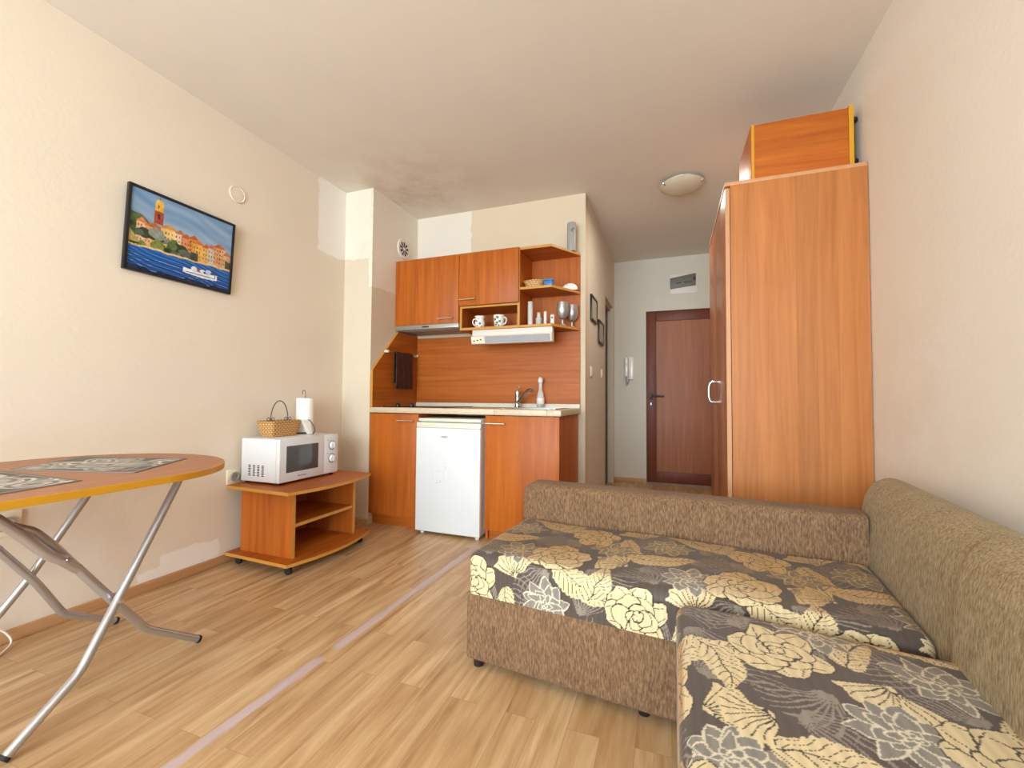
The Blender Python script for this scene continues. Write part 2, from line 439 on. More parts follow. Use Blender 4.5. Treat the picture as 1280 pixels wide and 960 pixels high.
mb = MB(); mb.box(XL, WX0, YF-T, YF, 0, H); mb.box(WX1, XR, YF-T, YF, 0, H); mb.box(WX0, WX1, YF-T, YF, WZ1, H); mb.box(WX0, WX1, YF-T, YF, 0, WZ0)
struct(mb, 'wall_front', 'wall_end')
mb = MB()
for x in (WX0, WX1-0.06): mb.box(x, x+0.06, YF-0.05, YF-0.005, WZ0, WZ1, 0.004)
for z in (WZ0, WZ1-0.06): mb.box(WX0+0.06, WX1-0.06, YF-0.05, YF-0.005, z, z+0.06, 0.004)
for x in (-1.45, -0.03): mb.box(x-0.03, x+0.03, YF-0.05, YF-0.005, WZ0+0.06, WZ1-0.06, 0.004)
struct(mb, 'window_1', 'white')
# skirting
def skirting(name, pts):
    struct(MB().prism(*pts), name, 'skirt')
struct(box(XL, XL+0.014, YF, YC, 0, 0.048, 0.004), 'baseboard_left', 'skirt')
struct(box(XL+0.014, XC, YC-0.014, YC, 0, 0.04, 0.004), 'baseboard_pier', 'skirt')
mb = MB(); mb.box(XK, DX0-0.005, YB-0.014, YB, 0, 0.05, 0.004); struct(mb, 'baseboard_end', 'skirt')
mb = MB(); mb.box(XK, XK+0.014, YK+0.002, OY0-0.01, 0, 0.05, 0.004); mb.box(XK, XK+0.014, OY1+0.005, YB-0.014, 0, 0.05, 0.004); struct(mb, 'baseboard_hall', 'skirt')
struct(box(XR-0.014, XR, YF, 5.09, 0, 0.048, 0.004), 'baseboard_right', 'skirt')

# entrance door: walnut frame round a lighter panel
d1 = bpy.data.objects.new('door_1', None); COL.objects.link(d1); d1.location = (DX0, YB+0.03, 0); d1['kind'] = 'structure'
y0 = YB+0.025
mb = MB(); mb.box(DX0+0.004, DX0+0.108, y0, y0+0.05, 0.012, DZ-0.004, 0.004); mb.box(DX1-0.108, DX1-0.004, y0, y0+0.05, 0.012, DZ-0.004, 0.004)
mb.box(DX0+0.108, DX1-0.108, y0, y0+0.05, DZ-0.112, DZ-0.004, 0.004); mb.box(DX0+0.108, DX1-0.108, y0, y0+0.05, 0.012, 0.135, 0.004)
mb.build('door_frame', 'door_frame', d1)
box(DX0+0.108, DX1-0.108, y0+0.012, y0+0.04, 0.135, DZ-0.112).build('door_panel', 'door', d1)
mb = MB(); mb.box(-0.222, -0.190, y0-0.008, y0, 0.945, 1.015, 0.003); mb.cyl((-0.204, y0-0.008, 0.982), (-0.204, y0-0.05, 0.982), 0.011)
mb.tube([(-0.206, y0-0.048, 0.982), (-0.16, y0-0.052, 0.981), (-0.062, y0-0.05, 0.978)], [0.012, 0.011, 0.009]); mb.build('door_handle', 'black', d1)
mb = MB(); mb.lathe([(0.0, -0.006), (0.016, -0.006), (0.018, 0.0)], (-0.205, y0, 0.893), 'y', sy=1.6); k = mb.build('lock_plate', 'black', d1)
box(-0.211, -0.199, y0-0.011, y0-0.006, 0.875, 0.906, 0.002).build('key_cylinder', 'handle', k)
# bathroom doorway: jamb lining and dark leaf opened inwards
d2 = bpy.data.objects.new('door_2', None); COL.objects.link(d2); d2.location = (XK-0.07, OY0, 0); d2['kind'] = 'structure'
box(XK-0.088, XK-0.062, OY0+0.002, OY1-0.002, 0.008, OZ-0.034, 0.003).build('door_leaf', 'dark_door', d2)
box(XK-0.088, XK-0.030, OY0+0.002, OY1-0.002, OZ-0.033, OZ-0.001, 0.002).build('door_lining', 'skirt', d2)

# ------------------------------------------------------------------ sofa
TH = R(5.5); SO = Vector((-0.680, 1.392, 0)); U = Vector((math.cos(TH), -math.sin(TH), 0)); V = Vector((math.sin(TH), math.cos(TH), 0))
def L2W(co): return SO+U*co.x+V*co.y+Vector((0, 0, co.z))
sofa = thing('corner_sofa', 'brown chenille corner sofa bed with floral jacquard seat, against the right wall', 'sofa', SO)

def grid_box(x0, x1, y0, y1, z0, z1, r, res):
    """finely meshed box with rounded edges; returns vertices and quads"""
    lo = np.array([x0, y0, z0]); hi = np.array([x1, y1, z1]); V_, F_ = [], []; base = 0
    for ax in range(3):
        u, v = [(1, 2), (0, 2), (0, 1)][ax]
        for side in (0, 1):
            if ax == 2 and side == 0: continue
            nu = max(2, int((hi[u]-lo[u])/res)+1); nv = max(2, int((hi[v]-lo[v])/res)+1)
            A, B = np.meshgrid(np.linspace(lo[u], hi[u], nu), np.linspace(lo[v], hi[v], nv), indexing='ij')
            P = np.zeros((nu*nv, 3)); P[:, u] = A.ravel(); P[:, v] = B.ravel(); P[:, ax] = hi[ax] if side else lo[ax]
            i = np.arange(nu*nv).reshape(nu, nv)
            q = np.stack([i[:-1, :-1], i[1:, :-1], i[1:, 1:], i[:-1, 1:]], -1).reshape(-1, 4)
            flip = (side == 1) if ax == 1 else (side == 0)
            if flip: q = q[:, ::-1]
            V_.append(P); F_.append(q+base); base += nu*nv
    P = np.concatenate(V_); F = np.concatenate(F_)
    inner_lo = lo+r; inner_hi = hi-r; inner_lo[2] = z0
    c = np.clip(P, inner_lo, inner_hi); d = P-c; n = np.linalg.norm(d, axis=1, keepdims=True)
    out = np.where(n > 1e-9, c+d/np.maximum(n, 1e-9)*np.minimum(r, n if False else r), P)
    flat = n[:, 0] < 1e-9; out[flat] = P[flat]
    key = np.round(out*20000).astype(np.int64)
    _, idx, inv = np.unique(key, axis=0, return_index=True, return_inverse=True)
    inv = inv.ravel(); F = inv[F]
    ok = (F[:, 0] != F[:, 1]) & (F[:, 1] != F[:, 2]) & (F[:, 2] != F[:, 3]) & (F[:, 3] != F[:, 0])
    return out[idx], F[ok]

def floral(u, v):
    """woven pattern: cream roses and ribbed leaves, grey outlined flowers on a taupe ground"""
    TU, TV = 0.60, 0.50; u = u*1.08; v = v*1.08
    n = len(u)
    bg = nlin([80, 68, 62]); cream = nlin([216, 196, 154]); dark = nlin([52, 40, 32]); grey = nlin([130, 125, 117]); pale = nlin([214, 203, 180]); mid = nlin([138, 127, 117])
    col = np.tile(bg, (n, 1))
    uw = u+0.004*np.sin(v*53+2*np.sin(u*41)); vw = v+0.004*np.sin(u*61+3*np.sin(v*37))
    def loc(cx, cy, rot, rad):
        dy = vw-cy; k = np.round(dy/TV); dy = dy-k*TV; dx = (uw-cx+k*0.23+TU/2) % TU-TU/2
        i = np.nonzero(dx*dx+dy*dy < rad*rad)[0]; dx, dy = dx[i], dy[i]
        c, s = math.cos(rot), math.sin(rot); return i, dx*c+dy*s, -dx*s+dy*c
    def petal(i, x, y, ang, base, L, W, fill, line, lw=0.0042, pw=0.5, vein=0, skew=0.0):
        c, s = math.cos(ang), math.sin(ang); a = x*c+y*s-base; b = -x*s+y*c
        t = a/L; b = b-skew*L*t*t
        ok = (t > 0) & (t < 1); tt = np.clip(t, 0, 1)
        hw = W*np.sin(PI*np.clip(tt, 0, 1)**0.8)**pw; d = np.abs(b)-hw
        m = ok & (d < 0); col[i[m]] = fill
        if vein:
            f = (b/np.maximum(hw, 1e-4)*vein/2) % 1
            q = m & (np.abs(f-0.5)*2*hw/vein < 0.0011) & (t > 0.12) & (t < 0.86); col[i[q]] = line
        e = m & ((d > -lw) | (t > 1-lw/L*0.9)); col[i[e]] = line
    def rose(cx, cy, r, rot, n0=6):
        i, x, y = loc(cx, cy, rot, r*1.1); rs = np.random.RandomState(int(cx*1000)+int(cy*77))
        for (k0, nn, base, L, W) in ((0, n0, 0.22, 0.78, 0.42), (1, 5, 0.10, 0.58, 0.34), (2, 4, 0.03, 0.36, 0.24), (3, 3, 0.0, 0.19, 0.13)):
            for k in range(nn):
                jit = rs.uniform(-0.22, 0.22)
                petal(i, x, y, 2*PI*k/nn+k0*0.6+jit, base*r, L*r*rs.uniform(0.86, 1.05), W*r*rs.uniform(0.85, 1.1), cream, dark, pw=0.42, vein=0 if k0 else 2, skew=rs.uniform(-0.15, 0.15))
    def lily(cx, cy, r, rot, n0=9):
        i, x, y = loc(cx, cy, rot, r*1.1); rs = np.random.RandomState(int(cx*900)+int(cy*55))
        for (k0, nn, base, L, W) in ((0, n0, 0.15, 0.85, 0.24), (1, 8, 0.06, 0.62, 0.19), (2, 5, 0.0, 0.36, 0.13), (3, 4, 0.0, 0.18, 0.08)):
            for k in range(nn):
                petal(i, x, y, 2*PI*k/nn+k0*0.45+rs.uniform(-0.15, 0.15), base*r, L*r*rs.uniform(0.8, 1.05), W*r, grey, pale, lw=0.0042, pw=0.75)
    def leaf(cx, cy, L, W, rot):
        i, x, y = loc(cx, cy, rot, L*1.15); y = y-0.22*x*x/L; t = x/L
        hw = W*np.sqrt(np.clip(1-t*t, 0, 1))*(1-0.35*t)*(1+0.05*np.sin(46*t)); m = (np.abs(t) < 1) & (np.abs(y) < hw); col[i[m]] = cream
        rib = ((x-np.abs(y)*1.1)/0.021) % 1; q = m & (rib < 0.13) & (np.abs(y) < hw*0.9); col[i[q]] = dark
        q = m & (np.abs(y) < 0.0017); col[i[q]] = dark
    def fan(cx, cy, r, rot, spread=1.0):
        i, x, y = loc(cx, cy, rot, r*1.05); rr = np.hypot(x, y); th = np.arctan2(y, x); edge = r*(0.95+0.05*np.cos(th*13))*np.cos(th*0.5)
        m = (np.abs(th) < spread) & (rr < edge); col[i[m]] = cream
        k = 9; w_ = np.abs(((th/spread*k/2) % 1)-0.5)*2*spread/k*rr
        q = m & (w_ < 0.0013) & (rr < edge*0.94) & (rr > r*0.12); col[i[q]] = dark
    def grass(cx, cy, r, rot, k=9, spread=0.75):
        i, x, y = loc(cx, cy, rot, r); rr = np.hypot(x, y); th = np.arctan2(y, x)-0.9*(rr/r)**2*0.4
        w_ = np.abs(((th/spread*k/2) % 1)-0.5)*2*spread/k*rr
        q = (np.abs(th) < spread) & (w_ < 0.0024) & (rr > r*0.08); col[i[q]] = mid
    for a in ((0.10, 0.31, 0.17, 0.4), (0.40, 0.02, 0.16, 2.3), (0.33, 0.22, 0.16, 1.2), (0.55, 0.27, 0.17, -1.0), (0.21, 0.12, 0.15, -2.2), (0.02, 0.02, 0.15, -0.6), (0.47, 0.46, 0.15, 2.9), (0.25, 0.47, 0.14, -0.2), (0.52, 0.06, 0.13, 0.9), (0.18, 0.22, 0.14, 2.0), (0.43, 0.20, 0.15, -2.5), (0.02, 0.45, 0.16, 0.1)): grass(*a)
    leaf(0.53, 0.165, 0.125, 0.050, -0.55); leaf(0.17, 0.425, 0.120, 0.046, 0.25); leaf(0.0, 0.20, 0.09, 0.040, 1.3); leaf(0.27, 0.03, 0.08, 0.034, -1.1)
    fan(0.30, 0.145, 0.115, 1.9); fan(0.55, 0.375, 0.115, -0.4); fan(0.07, 0.335, 0.10, 2.7)
    lily(0.27, 0.30, 0.100, 0.8); lily(0.41, 0.075, 0.098, 0.1); lily(0.585, 0.475, 0.090, 2.0)
    rose(0.12, 0.10, 0.115, 0.3); rose(0.42, 0.315, 0.120, 1.3, 7)
    return col*(0.93+0.07*np.sin(u*1900)[:, None])

def floral_cushion(name, ext, r, res, bulge, warp, uv, parent):
    x0, x1, y0, y1, z0, z1 = ext
    P, F = grid_box(*ext, r, res)
    drop = z1-P[:, 2]; pu = P[:, 0].copy(); pv = P[:, 1].copy()
    s = np.clip((y0+r-P[:, 1])/r, 0, 1); pv -= drop*(s > 0.5)
    s = np.clip((x0+r-P[:, 0])/r, 0, 1); pu -= drop*((s > 0.5) & (P[:, 1] > y0+r*0.5))
    cols = floral(*uv(pu, pv))
    a = np.clip((P[:, 0]-x0)/(x1-x0), 0, 1); b = np.clip((P[:, 1]-y0)/(y1-y0), 0, 1); top = np.clip((P[:, 2]-(z1-r*1.2))/(r*1.2), 0, 1)
    P[:, 2] += top*bulge*np.sin(PI*a)**0.5*np.sin(PI*b)**0.5+top*0.003*np.sin(P[:, 0]*9+P[:, 1]*5)
    W = warp(P)
    return pattern_mesh(name, W, F, cols, 'floral', parent)
so_ = np.array(SO); u_ = np.array(U); v_ = np.array(V)
def bed_warp(P): return so_+P[:, :1]*u_+P[:, 1:2]*v_+np.array([0, 0, 1.0])*P[:, 2:]
floral_cushion('seat_cushion', (0.0, 1.262, -0.002, 0.515, 0.258, 0.398), 0.036, 0.0026, 0.006, bed_warp, lambda a, b: (a*1.0+0.08, b+0.19), sofa)
# upholstered base under the bed part
mb = MB(); mb.box(0.0, 1.40, 0.0, 0.62, 0.03, 0.262, 0.012, 3); mb.apply(L2W); mb.build('base', 'chen', sofa)
# low backrest along the far side
prof = [(0.515, 0.03), (0.515, 0.525)]+[(0.515+0.03-0.03*math.cos(a), 0.525+0.03*math.sin(a)) for a in [PI/2*k/6 for k in range(1, 7)]]
prof += [(0.615+0.03*math.sin(a), 0.525+0.03*math.cos(a)) for a in [PI/2*k/6 for k in range(0, 7)]]+[(0.645, 0.03)]
mb = MB()
bm = bmesh.new(); us = [-0.018, -0.016, -0.010, 0.002, 0.02, 0.045]+[0.045+1.215*k/20 for k in range(1, 21)]
ring = []
for q, uu in enumerate(us):
    k_ = max(0.0, 1-(uu+0.018)/0.055); sh = 0.055*(1-math.sqrt(max(0, 1-k_*k_)))
    ring.append([bm.verts.new((uu, 0.58+(y-0.58)*(1-0.3*(sh/0.055)), z-(sh if z > 0.3 else 0))) for y, z in prof])
for A, B in zip(ring, ring[1:]):
    for k in range(len(prof)): k2 = (k+1) % len(prof); bm.faces.new((A[k], A[k2], B[k2], B[k]))
bm.faces.new(ring[0]); bm.faces.new(ring[-1][::-1]); bmesh.ops.recalc_face_normals(bm, faces=bm.faces[:])
mb._add(bm); mb.apply(L2W); mb.build('low_backrest', 'chen', sofa, ang=60)
# two sections of the tall backrest along the wall
def back_section(v0, v1, du, bul, mat):
    """rounded back cushion: profile in (u,z), swept along v with softened ends"""
    pr = [(1.262, 0.30), (1.258, 0.40), (1.264, 0.52), (1.276, 0.60), (1.300, 0.648), (1.335, 0.672), (1.372, 0.672), (1.400, 0.655), (1.412, 0.62), (1.414, 0.50), (1.414, 0.06)]
    q = pr
    for _ in range(2):
        n_ = [q[0]]
        for a, b in zip(q, q[1:]): n_ += [(a[0]*.75+b[0]*.25, a[1]*.75+b[1]*.25), (a[0]*.25+b[0]*.75, a[1]*.25+b[1]*.75)]
        n_.append(q[-1]); q = n_
    pr = q+[(1.262, 0.06)]
    bm = bmesh.new(); ring = []; N = 48; e = 0.010
    for i in range(N+1):
        t = i/N; v = v0+(v1-v0)*(0.5-0.5*math.cos(PI*t)); dd = min(v-v0, v1-v); k_ = max(0, 1-dd/e); sh = e*(1-math.sqrt(max(0, 1-k_*k_)))
        r_ = []
        for u, z in pr:
            cu, cz = 1.345, 0.40; fu = 1-sh/0.16; fz = 1-sh/0.42
            r_.append(bm.verts.new((cu+(u-cu)*fu+du+(-bul*math.sin(PI*t) if u < 1.3 else 0), v, (cz+(z-cz)*fz if z > cz else z))))
        ring.append(r_)
    for A, B in zip(ring, ring[1:]):
        for k in range(len(pr)): k2 = (k+1) % len(pr); bm.faces.new((A[k], A[k2], B[k2], B[k]))
    bm.faces.new(ring[0]); bm.faces.new(ring[-1][::-1]); bmesh.ops.recalc_face_normals(bm, faces=bm.faces[:])
    m_ = MB(); m_._add(bm); m_.apply(L2W); m_.build('back_cushion', mat, sofa, ang=70)
back_section(-0.075, 0.640, 0.0, 0.0, 'chen2')
back_section(-1.45, -0.077, -0.010, 0.010, 'chen2')
# the pulled-out floral part in front
CX0, CX1, CY0, CY1 = 0.012, 0.62, -0.40, 1.268
def ch_warp(P):
    Q = P.copy(); t = np.clip((P[:, 1]-CY0)/(CY1-CY0), 0, 1); Q[:, 1] -= (P[:, 0]-CX0)*0.125*t; Q[:, 0] -= np.clip((0.9-P[:, 1]), 0, 1.5)*0.004*(P[:, 0] < 0.1)
    Q[:, 0] += np.clip((0.4-P[:, 1]), 0, 1.5)*0.03*(P[:, 0] > 0.5); return Q
floral_cushion('chaise_cushion', (CX0, CX1, CY0, CY1, 0.05, 0.402), 0.035, 0.0027, 0.006, ch_warp, lambda a, b: (a*0.99+0.327, -b*0.99+0.255), sofa)
box(CX0+0.02, CX1-0.02, CY0+0.02, 1.20, 0.025, 0.10).build('chaise_base', 'chen', sofa)
for (uu, vv) in ((0.035, 0.035), (0.03, 0.58), (0.60, 0.05)):
    p = L2W(Vector((uu, vv, 0))); MB().lathe([(0, 0.0), (0.018, 0.0), (0.02, 0.028), (0.022, 0.031), (0, 0.031)], p).build('foot', 'black', sofa)
for (x, y) in ((0.06, 1.14), (0.06, -0.32), (0.56, -0.32)):
    MB().lathe([(0, 0.0), (0.018, 0.0), (0.02, 0.024), (0.022, 0.026), (0, 0.026)], (x, y, 0)).build('foot', 'black', sofa)

# ------------------------------------------------------------------ wardrobe with the little trolley on top
WY0, WY1, WXF, WZT = 2.329, 3.25, 0.26, 2.02
wd = thing('wardrobe', 'tall alder laminate wardrobe standing against the right wall', 'wardrobe', (0.55, 2.79, 0))
XW1 = XR-0.004
box(WXF+0.022, XW1, WY0, WY0+0.018, 0.0, WZT-0.018).build('side_panel', 'ward', wd)
box(WXF+0.022, XW1, WY1-0.018, WY1, 0.0, WZT-0.018).build('side_panel', 'ward', wd)
box(WXF-0.002, XW1, WY0, WY1, WZT-0.018, WZT, 0.002).build('top_panel', 'ward_edge', wd)
box(WXF+0.03, XW1-0.003, WY0+0.018, WY1-0.018, 0.06, 0.078).build('bottom_panel', 'ward', wd)
box(XW1-0.006, XW1, WY0+0.018, WY1-0.018, 0.0, WZT-0.018).build('back_panel', 'ward', wd)
box(WXF+0.03, WXF+0.046, WY0+0.018, WY1-0.018, 0.0, 0.06).build('plinth', 'ward_door', wd)
ym = 2.80
for (a, b, nm) in ((WY0+0.002, ym-0.0015, 0), (ym+0.0015, WY1-0.002, 1)):
    d = box(WXF, WXF+0.019, a+0.0012, b, 0.065, WZT-0.030, 0.001).build('door', 'ward_door', wd)
    if nm == 0:
        box(WXF-0.0006, WXF+0.0192, a, a+0.0012, 0.065, WZT-0.030).build('edge_band', 'ward_edge', d)
    else:
        mb = MB()
        pts = [(WXF, 2.83, 1.05), (WXF-0.028, 2.83, 1.052), (WXF-0.040, 2.83, 1.035), (WXF-0.044, 2.83, 0.99), (WXF-0.040, 2.83, 0.945), (WXF-0.028, 2.83, 0.928), (WXF, 2.83, 0.93)]
        mb.tube(pts, 0.008, 12, smooth=2); mb.build('handle', 'chrome', d)
tr = thing('storage_unit', 'small orange wooden unit with yellow edges and black casters on top of the wardrobe', 'cabinet', (0.59, 2.6, WZT))
z0, z1 = WZT+0.001, 2.318
box(0.384, 0.400, 2.385, 2.765, z0, z1, 0.0015).build('top_board', 'wood_v', tr)
box(0.386, 0.3985, 2.3835, 2.385, z0, z1).build('edge_band', 'edge_yellow', tr)
box(0.788, 0.808, 2.385, 2.765, z0, z1+0.006, 0.0015).build('base_board', 'wood_v', tr)
box(0.7885, 0.8075, 2.3835, 2.385, z0, z1+0.006).build('edge_band', 'edge_yellow', tr)
box(0.400, 0.788, 2.389, 2.405, z0, z1-0.002).build('side_panel', 'wood_x', tr)
box(0.400, 0.788, 2.745, 2.761, z0, z1-0.002).build('side_panel', 'wood_x', tr)
for z in (2.075, 2.275):
    mb = MB(); mb.cyl((0.808, 2.43, z), (0.8145, 2.43, z), 0.014); mb.lathe([(0, -0.009), (0.014, -0.009), (0.018, -0.005), (0.018, 0.005), (0.014, 0.009), (0, 0.009)], (0.820, 2.43, z), 'z', 20)
    mb.build('caster', 'black', tr)
tag(MB().tube([(0.818, 2.428, 2.26), (0.822, 2.430, 2.20), (0.819, 2.428, 2.13), (0.822, 2.43, 2.09)], 0.005, 8, smooth=1).build('cord', 'black'), 'short black cord between the casters of the orange unit on the wardrobe', 'cord')

# ------------------------------------------------------------------ kitchen base
yf = 2.664
def bar_handle(parent, x0, x1, y, z):
    mb = MB(); mb.tube([(x0, y-0.024, z), (x1, y-0.024, z)], 0.005, 10)
    for x in (x0+0.012, x1-0.012): mb.cyl((x, y-0.024, z), (x, y, z), 0.004, 8)
    mb.build('handle', 'handle', parent)
lc = thing('base_cabinet', 'narrow cherry base cabinet beside the pier, left of the fridge', 'cabinet', (-1.9, 2.95, 0), 'kitchen base cabinets')
X0, X1 = XC+0.004, -1.694
mb = MB(); mb.box(X0, X0+0.016, yf+0.02, 3.25, 0.08, 0.829); mb.box(X1-0.016, X1, yf+0.02, 3.25, 0, 0.829); mb.box(X0+0.016, X1-0.016, yf+0.02, 3.25, 0.08, 0.096); mb.box(X0+0.016, X1-0.016, 3.235, 3.25, 0.096, 0.829)
mb.build('body', 'wood_v', lc)
dr = box(X0, X1, yf, yf+0.018, 0.085, 0.826, 0.0015).build('door', 'wood_v', lc); bar_handle(dr, -1.862, -1.726, yf, 0.776)
box(X0, X1-0.016, yf+0.045, yf+0.06, 0.0, 0.08).build('plinth', 'wood_x', lc)
rc = thing('base_cabinet', 'wide cherry base cabinet under the sink, right of the fridge', 'cabinet', (-0.92, 2.95, 0), 'kitchen base cabinets')
X0, X1 = -1.172, -0.660
mb = MB(); mb.box(X0, X0+0.016, yf+0.02, 3.25, 0, 0.829); mb.box(X1-0.016, X1, yf+0.02, 3.25, 0, 0.829); mb.box(X0+0.016, X1-0.016, yf+0.02, 3.25, 0.08, 0.096); mb.box(X0+0.016, X1-0.016, 3.235, 3.25, 0.096, 0.829)
mb.build('body', 'wood_v', rc)
dr = box(X0, X1, yf, yf+0.018, 0.062, 0.826, 0.0015).build('door', 'wood_v', rc); bar_handle(dr, -1.162, -1.025, yf, 0.774)
box(X0+0.016, X1-0.016, yf+0.045, yf+0.06, 0.0, 0.08).build('plinth', 'wood_x', rc)

wt = thing('worktop', 'mottled cream kitchen worktop with rounded front edge over the fridge and cabinets', 'worktop', (-1.38, 2.95, 0.83))
mb = MB(); SX0, SX1, SY0, SY1 = -1.10, -0.74, 2.82, 3.14
mb.box(XC+0.003, SX0, 2.645, YK-0.003, 0.831, 0.870, 0.004); mb.box(SX1, -0.645, 2.645, YK-0.003, 0.831, 0.870, 0.004); mb.box(SX0, SX1, 2.645, SY0, 0.831, 0.870, 0.004); mb.box(SX0, SX1, SY1, YK-0.003, 0.831, 0.870, 0.004)
mb.build('slab', 'worktop', wt)
mb = MB(); mb.prism([(YK-0.030, 0.8705), (YK-0.016, 0.8705), (YK-0.016, 0.902), (YK-0.021, 0.902)], 'x', XC+0.022, -0.648, 0.001); mb.build('upstand', 'creamtop', wt)
sk = thing('sink', 'steel sink bowl set into the right end of the worktop', 'sink', (-0.92, 2.98, 0.872))
mb = MB(); mb.box(SX0-0.02, SX0+0.012, SY0-0.02, SY1+0.02, 0.8705, 0.8745, 0.001); mb.box(SX1-0.012, SX1+0.02, SY0-0.02, SY1+0.02, 0.8705, 0.8745, 0.001)
mb.box(SX0+0.012, SX1-0.012, SY0-0.02, SY0+0.012, 0.8705, 0.8745, 0.001); mb.box(SX0+0.012, SX1-0.012, SY1-0.012, SY1+0.02, 0.8705, 0.8745, 0.001); mb.build('rim', 'steel', sk)
mb = MB(); a = 0.004
for bx in ((SX0+a, SX0+a+.003, SY0+a, SY1-a), (SX1-a-.003, SX1-a, SY0+a, SY1-a), (SX0+a, SX1-a, SY0+a, SY0+a+.003), (SX0+a, SX1-a, SY1-a-.003, SY1-a)): mb.box(*bx, 0.74, 0.8705)
mb.box(SX0+a, SX1-a, SY0+a, SY1-a, 0.737, 0.74); mb.build('bowl', 'steel', sk)
fa = thing('faucet', 'chrome single lever kitchen tap standing behind the sink', 'tap', (-1.09, 3.17, 0.871))
mb = MB(); mb.lathe([(0, 0), (0.026, 0), (0.026, 0.006), (0.021, 0.012), (0.020, 0.105), (0.022, 0.112), (0.018, 0.128), (0, 0.132)], (-1.125, 3.18, 0.871)); mb.build('body', 'chrome', fa)
MB().tube([(-1.125, 3.175, 0.905), (-1.085, 3.12, 0.940), (-1.020, 3.07, 0.988), (-0.985, 3.045, 1.008), (-0.958, 3.03, 1.000)], [0.013, 0.013, 0.013, 0.014, 0.014, 0.014, 0.015, 0.015, 0.015, 0.015], 14, smooth=1).build('spout', 'chrome', fa)
MB().tube([(-1.125, 3.18, 1.00), (-1.122, 3.165, 1.016), (-1.09, 3.12, 1.030)], [0.012, 0.011, 0.008, 0.007, 0.006], 12, smooth=1).build('lever', 'chrome', fa)
hb = thing('hob', 'black ceramic hob with two knobs set in the left end of the worktop', 'hob', (-1.78, 2.96, 0.871))
box(-2.045, -1.52, 2.72, 3.20, 0.8705, 0.8765, 0.002).build('glass_plate', 'hob', hb)
for x in (-1.945, -1.822):
    mb = MB(); mb.lathe([(0, 0), (0.020, 0), (0.019, 0.012), (0.015, 0.020), (0, 0.021)], (x, 2.77, 0.8768)); mb.box(x-0.004, x+0.004, 2.753, 2.787, 0.896, 0.902, 0.001); mb.build('knob', 'black', hb)
# fridge
fr = thing('fridge', 'small white undercounter fridge between the two base cabinets', 'fridge', (-1.43, 2.9, 0))
X0, X1 = -1.680, -1.186; fy = 2.615
box(X0+0.004, X1-0.004, fy+0.055, 3.16, 0.022, 0.79, 0.004).build('body', 'white', fr)
box(X0+0.012, X1-0.002, fy+0.010, 3.15, 0.778, 0.800, 0.004).build('top_board', 'creamtop', fr)
dr = box(X0, X1, fy, fy+0.05, 0.020, 0.735, 0.006, 3).build('door', 'white', fr)
mb = MB(); mb.box(X0, X1, fy+0.004, fy+0.05, 0.7355, 0.772, 0.005)
mb.build('door_grip', 'creamtop', dr)
for (a, b) in ((X0+0.035, X0+0.175), (X1-0.20, X1-0.045)):
    MB().prism([(a, 0.770), (a+0.012, 0.756), (b-0.012, 0.756), (b, 0.770)], 'y', fy+0.001, fy+0.012, 0.002).build('grip_recess', 'cream', dr)
mb = MB(); mb.lathe([(0, -0.0012), (0.018, -0.0012), (0.0182, 0.0)], (-1.455, fy, 0.675), 'y', 24, sx=1.45, sy=0.36); bd = mb.build('badge', 'print', dr)
mb = MB()
for k in range(5): mb.box(-1.472+k*0.008, -1.467+k*0.008, fy-0.0018, fy-0.0012, 0.672, 0.678)
mb.build('badge_lettering', 'white', bd)
mb = MB(); q = 0.0016
for (a, b, c, e) in ((-1.545, -1.455, 0.441, 0.441+q), (-1.545, -1.455, 0.377, 0.377+q), (-1.545, -1.545+q, 0.377, 0.442), (-1.455-q, -1.455, 0.377, 0.442), (-1.497, -1.497+q, 0.41, 0.442)): mb.box(a, b, fy-0.0004, fy+0.001, c, e)
mb.build('glue_mark', 'faint', dr)
for (a, b, c, e) in ((-1.515, -1.508, 0.358, 0.363), (-1.49, -1.482, 0.365, 0.369), (-1.448, -1.444, 0.46, 0.463), (-1.455, -1.452, 0.49, 0.493), (-1.48, -1.478, 0.56, 0.563), (-1.44, -1.437, 0.47, 0.474)):
    box(a, b, fy-0.0004, fy+0.001, c, e).build('speck', 'print', dr)
for x in (X0+0.04, X1-0.03):
    MB().lathe([(0, 0), (0.014, 0), (0.014, 0.012), (0.008, 0.014), (0.008, 0.021), (0, 0.021)], (x, fy+0.035, 0)).build('foot', 'white', fr)
for x in (X0+0.04, X1-0.04):
    MB().lathe([(0, 0), (0.014, 0), (0.014, 0.012), (0.008, 0.014), (0.008, 0.022), (0, 0.022)], (x, 3.10, 0)).build('foot', 'white', fr)
# splashback and side panel
tag(box(XC+0.022, -0.648, YK-0.015, YK-0.001, 0.8715, 1.463).build('splashback', 'wood_x'), 'cherry laminate splashback panel on the wall behind the worktop', 'panel')
sp = thing('side_panel', 'cherry laminate side panel with slanted top corner on the pier beside the hob', 'panel', (XC+0.01, 2.95, 0.872))
poly = [(2.668, 0.8715), (YK-0.002, 0.8715), (YK-0.002, 1.480), (2.985, 1.480), (2.668, 1.150)]
MB().prism(poly, 'x', XC+0.001, XC+0.018).build('board', 'wood_y', sp)
mb = MB(); mb.prism([(2.664, 0.8715), (2.668, 0.8715), (2.668, 1.150), (2.985, 1.480), (2.980, 1.483), (2.664, 1.152)], 'x', XC+0.001, XC+0.0205); mb.build('edge_band', 'edge', sp)
rl = thing('towel_rail', 'thin steel rail with round ends on the slanted side panel', 'rail', (XC+0.02, 3.0, 1.32))
MB().tube([(XC+0.045, 2.80, 1.305), (XC+0.045, 3.235, 1.305)], 0.005, 10).build('rod', 'steel', rl)
